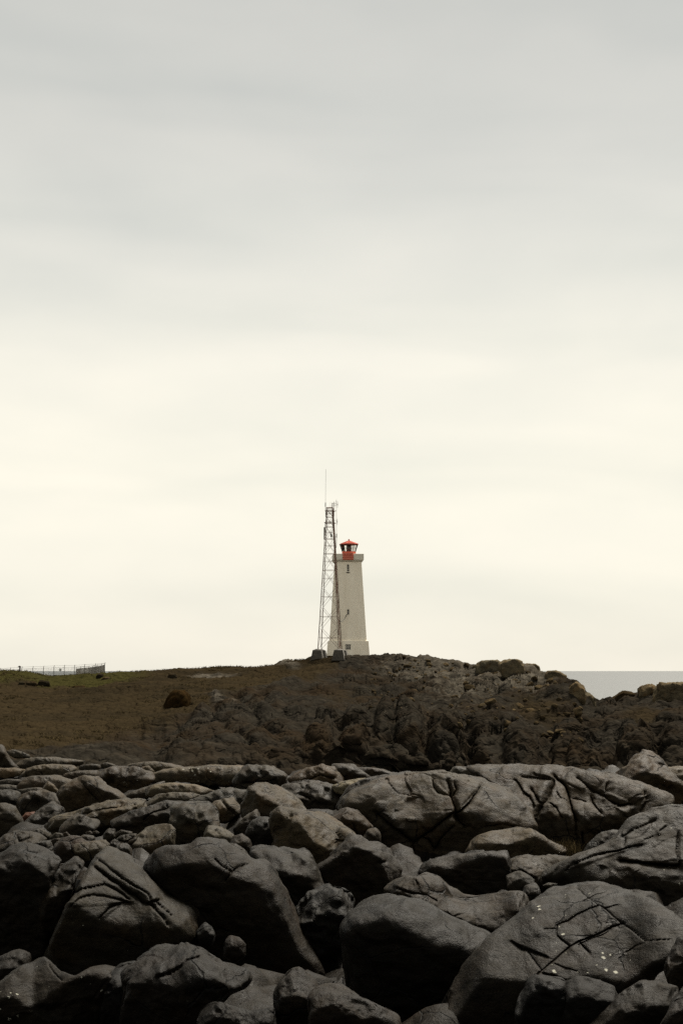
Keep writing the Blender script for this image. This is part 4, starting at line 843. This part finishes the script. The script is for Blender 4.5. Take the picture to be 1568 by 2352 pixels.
HB('dark knob at the end of the falling skyline beside the sea', 'R', '850,245 885,212 920,220 936,250 935,300 860,300', k=4.5, frontf=0.8, top=(0, 0.1, 1, 0.88), depth=1.6, col=(3.0, 3.0, 2.9), rough=1.7, nrand=8)
HB('last dark stone above the notch where the sea shows', 'R', '930,290 970,279 1003,312 1000,340 940,345', k=4.5, frontf=0.8, top=(0, 0.1, 1, 0.88), depth=1.6, col=(3.0, 3.0, 2.9), rough=1.7, nrand=8)
HB('square dark knob on the skyline right of the sea notch', 'R', '1295,255 1320,227 1360,223 1392,240 1392,290 1300,295', k=4.5, frontf=0.8, top=(0, 0.1, 1, 0.88), depth=1.6, col=(3.0, 3.0, 2.9), rough=1.7, nrand=8)
HB('long dark rock cut by the right edge on the skyline', 'R', '1393,255 1410,225 1480,214 1568,212 1680,222 1680,320 1400,320', k=4.5, frontf=0.8, top=(0, 0.1, 1, 0.88), depth=1.6, col=(3.0, 3.0, 2.9), rough=1.7, nrand=8)
HB('low dark hump on the skyline just right of the sea notch', 'R', '1120,300 1180,265 1245,268 1262,295 1140,325', k=5)
for lab, s in [('largest of three small upright stones on the skyline right of the lighthouse', '1104,34 1113,25 1126,26 1142,44 1130,56 1108,54'), ('thinnest of three small upright stones on the skyline right of the lighthouse', '1152,46 1161,31 1171,46 1166,58 1153,58'), ('rightmost of three small upright stones on the skyline right of the lighthouse', '1169,46 1176,36 1187,36 1194,52 1184,62 1170,60')]:
    HB(lab, 'C', s, k=7, name='stone', cat='stone', group='upright stones on the skyline')
HB('big dark rounded boulder alone on the brown slope', 'L', '1040,345 1070,300 1115,266 1170,268 1208,303 1200,345 1120,360', col=(0.75, 0.58, 0.38), rough=1.2, k=2.2, depth=2.4, frontf=0, top=None)
for lab, s in [('leftmost dark rock of the group on the green bank below the fence', '122,212 135,202 160,206 162,226 130,228'), ('long low dark rock in the middle of the group below the fence', '165,214 190,204 225,205 242,220 230,232 170,230'),
               ('rightmost and biggest dark rock of the group below the fence', '234,222 250,200 275,194 310,204 315,224 290,236 245,236')]:
    HB(lab, 'L', s, col=(0.75, 0.74, 0.70), name='rock', cat='rock', group='dark rocks on the green bank')
HB('dark flat plank like slab lying on the brown slope', 'L', '453,240 480,232 537,228 535,246 458,254', col=(0.6, 0.5, 0.4), k=7, name='rock', cat='rock')
HB('dark rock on the skyline at the right end of the fence', 'L', '612,170 635,148 660,158 662,182 620,182', col=DK, name='rock', cat='rock')
HB('pale topped rock just below the right end of the fence', 'L', '646,190 665,175 690,172 708,188 695,198 655,198', col=LT, name='rock', cat='rock')
HB('dark pointed rock below the skyline between fence and mast', 'L', '1062,178 1085,155 1102,147 1128,165 1120,184', col=DK, name='rock', cat='rock')
HB('small dark rock on the left of the brown slope', 'L', '190,325 200,312 222,312 222,330', col=DK, name='rock', cat='rock')
HB('small dark rock on the brown slope right of the plank like slab', 'L', '808,240 825,229 848,233 846,245', col=DK, name='rock', cat='rock')
# jumbled rocks on the slope right of the lighthouse: eight shapes, shared by all
shapes = []
for i in range(8):
    d, fq = cube_sphere(10); rs = np.random.default_rng(100+i)
    gpl = np.zeros(len(d))
    for _ in range(12):
        q = rs.normal(0, 1, 3); q /= np.linalg.norm(q); gpl += (np.maximum(d@q, 0)/rs.uniform(0.62, 1.0))**9
    rad = (gpl+(1/1.25)**9)**(-1/9)*(1+0.08*fbm(d*1.7+i*9, 3, i))
    me = mesh_np('rock', d*rad[:, None]*np.array([1.0, 0.9, 0.72]), fq); me.materials.append(M_HROCK); shapes.append(me)
rs = np.random.default_rng(21); placed = []
tries = 0
while len(placed) < 240 and tries < 6000:
    tries += 1
    x = rs.uniform(850, 1340); t_ = rs.beta(1.1, 1.8)
    ry = float(np.interp(x, [p[0] for p in RIDGE], [p[1] for p in RIDGE])); y = ry+6+t_*150
    if x < 960 and y > 1640: continue
    s = (3.6+9.0*rs.beta(1.2, 2.6))*(0.85+0.4*(x > 1000))
    if any((x-a)**2+((y-b)*1.6)**2 < ((s+c)*0.75)**2 for a, b, c in placed): continue
    placed.append((x, y, s))
    p = on_hill(x, y); r_ = s/F*p[1]
    o = link('rock', shapes[rs.integers(8)], None, None, p+np.array([0, 0.0, -r_*0.12]))
    o.scale = tuple(float(v) for v in r_*rs.uniform(0.75, 1.25, 3)); o.rotation_euler = tuple(float(v) for v in rs.uniform(-0.5, 0.5, 2))+(float(rs.uniform(0, 6.28)),)
    g_ = rs.uniform(0.8, 1.9); o.color = (g_, g_*0.93, g_*0.80, 0.0)
    szw = 'small' if s < 6.0 else ('middling' if s < 8.5 else 'large')
    rww = 'just under the skyline' if y-ry < 45 else ('halfway down the stony slope' if y-ry < 95 else 'low on the stony slope')
    cow = 'nearest the lighthouse' if x < 980 else ('under the middle of the ridge' if x < 1150 else ('below the big skyline boulders' if x < 1250 else 'beside the sea notch'))
    tag(o, szw+' weathered rock '+rww+', '+cow, 'rock', 'jumbled rocks on the slope right of the lighthouse')

# grass in the cleft at the foot of the massif
gp = []
rs = np.random.default_rng(5)
for i in range(260):
    x, y = 1290+rs.normal(0, 20), 1966+rs.normal(0, 9); p = pt(x, y, 22.8+rs.uniform(-0.4, 0.6)); gp.append(p)
tag(blades('grass_tuft', np.array(gp), 0.06, 0.20, 0.012, M_GRASS, 5, 0.35), 'brownish green grass growing in the cleft below the jointed massif', 'grass', kind='stuff')

# ------------------------------------------------------------------ the lighthouse
LX, LY, LZ = (798.5-CX)/F*217, 217.0, 12.15
lh = empty('lighthouse', (LX, LY, LZ), math.radians(2.0))
tag(lh, 'off white square tapering lighthouse with a red lantern on the hilltop', 'lighthouse')
Z = lambda row: CAM_Z+(HY-row)/F*213.5-LZ
m = MB(); m.sq([(3.22, -0.8), (3.18, 0.0), (3.0, Z(1472)), (2.92, Z(1471))]); pl = m.build('plinth', M_TOWER, lh, bevel=0.04)
zt0, zt1 = Z(1471)-0.02, Z(1289)
hw = lambda z: 2.74+(2.00-2.74)*(z-zt0)/(zt1-zt0)
m = MB(); m.sq([(hw(zt0), zt0), (hw(zt1), zt1)]); sh = m.build('shaft', M_TOWER, lh, bevel=0.05)
zp = Z(1270)
m = MB(); m.sq([(2.0, zt1+0.003), (2.30, zt1+0.30), (2.33, zt1+0.34), (2.33, zp), (2.02, zp), (2.02, zp-0.55)]); m.build('parapet', M_PARAPET, lh, bevel=0.05)
def window(z0, z1, x0, x1, mull, sill, parent):
    yf = -hw((z0+z1)/2) if parent is sh else -3.0-0.18*(1-(z0+z1)/2/Z(1471))
    t = (hw(z0)-hw(z1)) if parent is sh else 0.0
    m = MB(); m.box(x0, x1, yf-0.03, yf+0.12, z0, z1); w = m.build('window', M_DARK, parent)
    m = MB()
    for i in range(mull[0]+1): c = x0+(x1-x0)*i/mull[0]; m.box(c-0.03, c+0.03, yf-0.055, yf-0.031, z0-0.03, z1+0.03)
    for i in range(mull[1]+1): c = z0+(z1-z0)*i/mull[1]; m.box(x0, x1, yf-0.053, yf-0.032, c-0.02, c+0.02)
    m.build('frame', M_PARAPET, w)
    if sill:
        m = MB(); m.box(x0-0.12, x1+0.12, yf-0.16, yf+0.02, z0-0.13, z0-0.04); m.build('sill', M_FOOT, w)
X = lambda t: (t-905)*0.12/F*214
window(Z(1312), Z(1294.8), X(880), X(919), (1, 3), True, sh)
window(Z(1410.8), Z(1399), X(880), X(919), (1, 2), False, sh)
window(Z(1491.8), Z(1479.5), X(848), X(944), (3, 2), False, pl)
# red lantern
cxl = X(926); zl0 = zp-0.55; zl1 = Z(1263); zl2 = Z(1246.2)
def off(secs, n, rot): return [[(cxl+r*math.cos(rot+2*math.pi*i/n), r*math.sin(rot+2*math.pi*i/n), z) for i in range(n)] for r, z in secs]
NL = 8; rot = math.radians(22.5+6)
m = MB(); m.rings(off([(1.10, zl0), (1.10, zl1), (1.0, zl1)], NL, rot)); ln = m.build('lantern_base', M_RED, lh)
m = MB(); m.rings(off([(1.06, zl1), (1.42, zl2)], NL, rot), cap=False); gl = m.build('lantern_glazing', M_GLASS, lh)
m = MB()
a, b = off([(1.07, zl1), (1.43, zl2)], NL, rot)
for i in range(NL):
    m.tube(a[i], b[i], 0.028); j = (i+1) % NL
    mid = lambda p, q, t: tuple(p[k]+(q[k]-p[k])*t for k in range(3))
    m.tube(mid(a[i], b[i], 0.52), mid(a[j], b[j], 0.52), 0.014); m.tube(b[i], b[j], 0.035); m.tube(a[i], a[j], 0.03)
    m.tube(mid(a[i], a[j], 0.5), mid(b[i], b[j], 0.5), 0.014)
m.build('glazing_bars', M_DARK, gl)
m = MB(); m.rings(off([(1.45, zl2-0.02), (1.52, zl2+0.03), (1.50, zl2+0.07), (0.10, Z(1236.3)), (0.09, Z(1236))], NL, rot)); rf = m.build('roof', M_ROOF, lh)
m = MB()
for q in off([(1.5, zl2+0.075)], NL, rot)[0]: m.tube(q, (cxl, 0, Z(1236.2)), 0.028)
m.build('roof_ribs', M_RED, rf)
m = MB(); m.rings(off([(0.08, Z(1237)), (0.08, Z(1234.5)), (0.13, Z(1234.4)), (0.11, Z(1233.4))], 8, 0)); m.build('finial', M_RED, rf)
m = MB(); m.rings(off([(0.30, zl1-0.3), (0.38, zl1+0.1), (0.42, zl1+0.5), (0.38, zl1+0.85), (0.33, zl2+0.1)], 16, 0)); m.build('lamp_lens', M_LENS, lh, smooth=True)
# red slatted screen hung over the parapet
sx0, sx1 = X(796), X(1002)
zs0, zs1 = Z(1284.5), Z(1269.0)
m = MB(); m.box(sx0, sx1, -2.40, -2.345, zs0, zs1); scr = m.build('slatted_screen', M_RED, lh)
for i in range(4):
    zc = zs1-(i+0.42)*(zs1-zs0)/4
    m = MB(); m.box(sx0-0.02, sx1+0.02, -2.47, -2.403, zc-0.02, zc+0.11); m.build('slat', M_SLAT, scr)
m = MB(); m.box(sx0, sx1, -2.06, -1.20, zs1-0.05, zs1+0.02); m.build('screen_bracket', M_RED, scr)

# ------------------------------------------------------------------ the radio mast
MX, MY = (757.5-CX)/F*205, 205.0
mz0 = CAM_Z+(HY-1491)/F*205; H = (1491-1170)/F*205
mast = empty('radio_mast', (MX, MY, mz0), math.radians(-8.7))
tag(mast, 'rusty four legged lattice radio mast standing left in front of the lighthouse', 'radio mast')
S = lambda z: 1.50+(0.43-1.50)*min(z/H, 1.02)
corners = [(-1, -1), (1, -1), (1, 1), (-1, 1)]
cp = lambda i, z: (corners[i % 4][0]*S(z), corners[i % 4][1]*S(z), z)
for i in range(4):
    m = MB(); m.tube(cp(i, -0.15), cp(i, H+0.05), 0.062, 6, 0.045); m.build('leg', M_STEEL, mast)
nodes = [0.0]
for dpx in (47.5, 47, 42.5, 39.5, 37, 33, 27, 22, 16): nodes.append(nodes[-1]+dpx/311.5*H*0.995)
for s_ in range(4):
    m = MB()
    for k_ in range(len(nodes)-1):
        z0, z1 = nodes[k_], nodes[k_+1]
        m.tube(cp(s_, z0), cp(s_+1, z1), 0.022); m.tube(cp(s_+1, z0), cp(s_, z1), 0.022)
        w0, w1 = S(z0), S(z1); zc = z0+(z1-z0)*w0/(w0+w1)
        m.tube(cp(s_, zc), cp(s_+1, zc), 0.022)
        if k_ >= 3: m.tube(cp(s_, z1), cp(s_+1, z1), 0.032)
    m.build('bracing', M_STEEL, mast)
for zz in (H-0.25, H-1.95):
    m = MB(); q = [(cx*(S(zz)+0.16), cy*(S(zz)+0.16), zz) for cx, cy in corners]
    for i in range(4): m.tube(q[i], q[(i+1) % 4], 0.05)
    m.build('platform', M_STEEL, mast)
m = MB(); q = [(cx*(S(H)+0.0), cy*(S(H)+0.0), H+0.22) for cx, cy in corners]
for i in range(4): m.tube(q[i], q[(i+1) % 4], 0.05); m.tube(q[i], cp(i, H-0.2), 0.045)
m.build('top_rail', M_RUST, mast)
# ladder and feeder cables up the right hand side
m = MB()
for yy in (-0.20, 0.20): m.tube((S(0)-0.0, yy, 0.1), (S(H), yy, H), 0.035)
for i in range(66): z = 0.4+i*0.30; m.tube((S(z), -0.2, z), (S(z), 0.2, z), 0.016, 4)
m.build('ladder', M_RUST, mast)
m = MB()
for yy, rr in ((0.05, 0.045), (-0.08, 0.04)): m.tube((S(3.0)-0.10, yy, 5.2), (S(H)-0.1, yy, H-0.6), rr)
m.tube((S(H-3.0)-0.05, 0, H-3.0), (S(H)-0.02, 0, H), 0.12)
m.build('feeder_cables', M_RUST, mast)
# antennas
U = 0.12/F*205                 # metres per unit of the close-up
ax = lambda t: (t-563)*U
az = lambda t: H+(866-t)*U
def antenna(name, parts, mat):
    m = MB()
    for p, q, r_ in parts: m.tube(p, q, r_, 6)
    return m.build(name, mat, mast)
antenna('whip_antenna', [((ax(487), -0.3, az(1010)), (ax(484), -0.3, az(740)), 0.045), ((ax(482), -0.3, az(815)), (ax(483), -0.3, az(738)), 0.075), ((ax(483), -0.3, az(740)), (ax(490), -0.3, az(100)), 0.02)], M_GALV)
antenna('antenna_pole', [((ax(617), -0.3, az(1000)), (ax(617), -0.3, az(745)), 0.065), ((ax(636), 0.3, az(1000)), (ax(636), 0.3, az(715)), 0.035)], M_STEEL)
antenna('dipole_array', [((ax(617), -0.3, az(760)), (ax(700), -0.3, az(757)), 0.018), ((ax(617), -0.3, az(805)), (ax(700), -0.3, az(805)), 0.018), ((ax(655), -0.3, az(752)), (ax(655), -0.3, az(812)), 0.03), ((ax(690), -0.3, az(700)), (ax(690), -0.3, az(812)), 0.015),
                         ((ax(578), -0.3, az(730)), (ax(578), -0.3, az(850)), 0.012), ((ax(578), -0.3, az(805)), (ax(617), -0.3, az(805)), 0.014)], M_GALV)
antenna('dipole', [((ax(717), -0.3, az(718)), (ax(716), -0.3, az(845)), 0.022), ((ax(717), -0.3, az(765)), (ax(717), -0.3, az(800)), 0.05), ((ax(690), -0.3, az(782)), (ax(717), -0.3, az(782)), 0.02)], M_STEEL)
antenna('dipole', [((ax(711), -0.3, az(1050)), (ax(709), -0.3, az(1170)), 0.022), ((ax(710), -0.3, az(1090)), (ax(710), -0.3, az(1125)), 0.05), ((ax(640), -0.3, az(1080)), (ax(711), -0.3, az(1080)), 0.014), ((ax(640), -0.3, az(1138)), (ax(711), -0.3, az(1138)), 0.014)], M_STEEL)
antenna('side_pole', [((ax(684), 0.2, az(675)), (ax(686), 0.2, az(1400)), 0.020), ((ax(686), 0.2, az(1330)), (ax(686), 0.2, az(1405)), 0.075), ((ax(686), 0.2, az(1400)), (ax(680), 0.2, az(1600)), 0.04), ((ax(640), 0.2, az(893)), (ax(686), 0.2, az(893)), 0.04), ((ax(650), 0.2, az(1390)), (ax(686), 0.2, az(1390)), 0.03)], M_STEEL)
m = MB(); m.box(ax(447), ax(471), -0.25, -0.05, az(1445), az(1207)); pa = m.build('panel_antenna', M_GALV, mast, bevel=0.03)
m = MB(); m.tube((ax(459), -0.15, az(1400)), (ax(490), -0.15, az(1400)), 0.03); m.tube((ax(459), -0.15, az(1240)), (ax(490), -0.15, az(1240)), 0.03); m.build('bracket', M_STEEL, pa)
antenna('small_antenna', [((ax(478), -0.2, az(1115)), (ax(478), -0.2, az(1290)), 0.05)], M_GALV)
antenna('antenna_rod', [((ax(599), -0.3, az(1282)), (ax(599), -0.3, az(1455)), 0.04)], M_STEEL)
m = MB(); m.poly([(0.05, az(1405)), (0.14, az(1392)), (0.14, az(1350)), (0.05, az(1335))], 10); dd = m.build('drum_antenna', M_GALV, mast, smooth=True); dd.location = (ax(599), -0.42, 0)
# concrete feet
for i, (x0, x1, y0, y1, yb) in enumerate([(-2.12, -0.98, -1.75, 1.75, 1514), (0.98, 2.12, -1.75, 1.75, 1508)]):
    zb = CAM_Z+(HY-yb)/F*205-mz0-0.6
    m = MB()
    for yc in (-1.5, 1.5):
        xc = (x0+x1)/2
        m.rings([[(xc+sx_*w, yc+sy_*w, z) for sx_, sy_ in corners] for w, z in ((0.95, zb), (0.62, -0.16), (0.50, -0.12), (0.20, 0.02))])
        m.build('footing', M_FOOT, mast, bevel=0.03); m = MB()

# cable looping from the mast to the lower window
cpts = []
K = lambda tx, ty, Y: pt(689.9+tx*0.12, 1304.6+ty*0.12, Y)
P_ = [K(708, 965, 205.0), K(735, 1000, 206.0), K(775, 1022, 208.0), K(815, 1008, 210.5), K(850, 960, 213.0), K(888, 880, 214.6)]
for i in range(25):
    t = i/24*(len(P_)-1); j = min(int(t), len(P_)-2); t -= j
    a_, b_, c_, d_ = P_[max(j-1, 0)], P_[j], P_[j+1], P_[min(j+2, len(P_)-1)]
    cpts.append(0.5*((2*b_)+(c_-a_)*t+(2*a_-5*b_+4*c_-d_)*t*t+(3*b_-a_-3*c_+d_)*t**3))
m = MB()
for p, q in zip(cpts[:-1], cpts[1:]): m.tube(p-cpts[0], q-cpts[0], 0.045, 6)
co = m.build('cable', M_CABLE); co.location = tuple(float(v) for v in cpts[0]); tag(co, 'black cable sagging from the radio mast to the lighthouse window', 'cable')

# ------------------------------------------------------------------ the fence on the left
TX = lambda t: t*0.168
TY = lambda t: 1505.3+t*0.168
def fence(label, posts, arm=0.0):
    o0 = pt(TX(posts[0][0]), TY(posts[0][2]), posts[0][3])
    fe = empty('fence', o0); tag(fe, label, 'fence', 'wire fences on the green bank')
    pts = []
    for (tx, t0, t1, Y) in posts:
        b_, a_ = pt(TX(tx), TY(t1)+0.6, Y)-o0, pt(TX(tx), TY(t0), Y)-o0; a_[0] = b_[0]
        b_[2] -= 0.3
        m = MB(); m.tube(b_, a_-np.array([0, 0, 0.25]), 0.050, 6); m.tube(a_-np.array([0, 0, 0.27]), a_+np.array([0.10, 0, 0.06]), 0.04, 5); m.build('post', M_POST, fe); pts.append((b_, a_))
    for (b0, a0), (b1, a1) in zip(pts[:-1], pts[1:]):
        m = MB()
        for fr_, rr in ((0.985, 0.02), (0.86, 0.018), (0.40, 0.012), (0.2, 0.012)): m.tube(b0+(a0-b0)*fr_, b1+(a1-b1)*fr_, rr, 4, cap=False)
        L = np.linalg.norm(b1-b0); hgt = np.linalg.norm(a0-b0)*0.86; n = int(L/0.11)
        for i in range(-int(hgt/0.11), n+1):
            for sgn in (1, -1):
                u0, u1 = (i*0.11/L, (i*0.11+hgt)/L)
                if sgn < 0: u0, u1 = u1, u0
                v0, v1 = 0.0, 0.86
                # clip to the bay
                du = u1-u0
                ta, tb = sorted(((0-u0)/du, (1-u0)/du)); ta, tb = max(ta, 0), min(tb, 1)
                if tb-ta < 0.02: continue
                Q_ = lambda tt: (b0+(b1-b0)*(u0+du*tt))+((a0-b0)+((a1-b1)-(a0-b0))*(u0+du*tt))*(v0+(v1-v0)*tt)
                m.tube(Q_(ta), Q_(tb), 0.0045, 3, cap=False)
        m.build('wire_mesh', M_WIRE, fe)
    return fe
FY = 222.5
near_posts = [(-140, 176, 330, FY), (3, 178, 325, FY), (145, 170, 318, FY), (302, 158, 312, FY), (452, 153, 302, FY), (597, 148, 292, FY), (740, 141, 292, FY), (882, 136, 290, FY), (1020, 134, 280, FY), (1157, 124, 270, FY), (1303, 116, 266, FY), (1434, 103, 252, FY)]
fence('near run of wire fence with angled post tops, ending in the tall corner post', near_posts)
fence('far run of wire fence going back from the corner post behind the near run', [(1432, 104, 252, 223.6), (1385, 121, 256, 232), (1328, 128, 262, 242), (1272, 138, 268, 253), (1217, 146, 270, 264), (1105, 156, 276, 280), (1043, 165, 280, 292)])
m = MB(); a_, b_ = pt(TX(812), TY(216), FY-0.12), pt(TX(844), TY(180), FY-0.12); m.box(a_[0], b_[0], a_[1]-0.02, a_[1]+0.02, a_[2], b_[2])
tag(m.build('sign', M_SIGN, None, bevel=0.008), 'small grey plate hung on the wire of the fence', 'sign')
hp0 = pt(TX(276), TY(225), 213.5)
hp = empty('hooded_pipe', hp0); tag(hp, 'dark thick post with a hooded top on the green mound beside the fence', 'vent pipe')
m = MB(); zt = (225-158)*0.168/F*213.5; m.tube((0, 0, -0.4), (0, 0, zt), 0.11, 10); m.build('pipe', M_POST, hp)
m = MB(); m.rings([[(x, y, z) for x, y, z in ((-0.32, -0.16, zt-0.02), (0.16, -0.16, zt-0.10), (0.16, 0.16, zt-0.10), (-0.32, 0.16, zt-0.02))], [(-0.08, -0.1, zt+0.20), (0.12, -0.1, zt+0.12), (0.12, 0.1, zt+0.12), (-0.08, 0.1, zt+0.20)]]); m.build('hood', M_POST, hp, bevel=0.02)
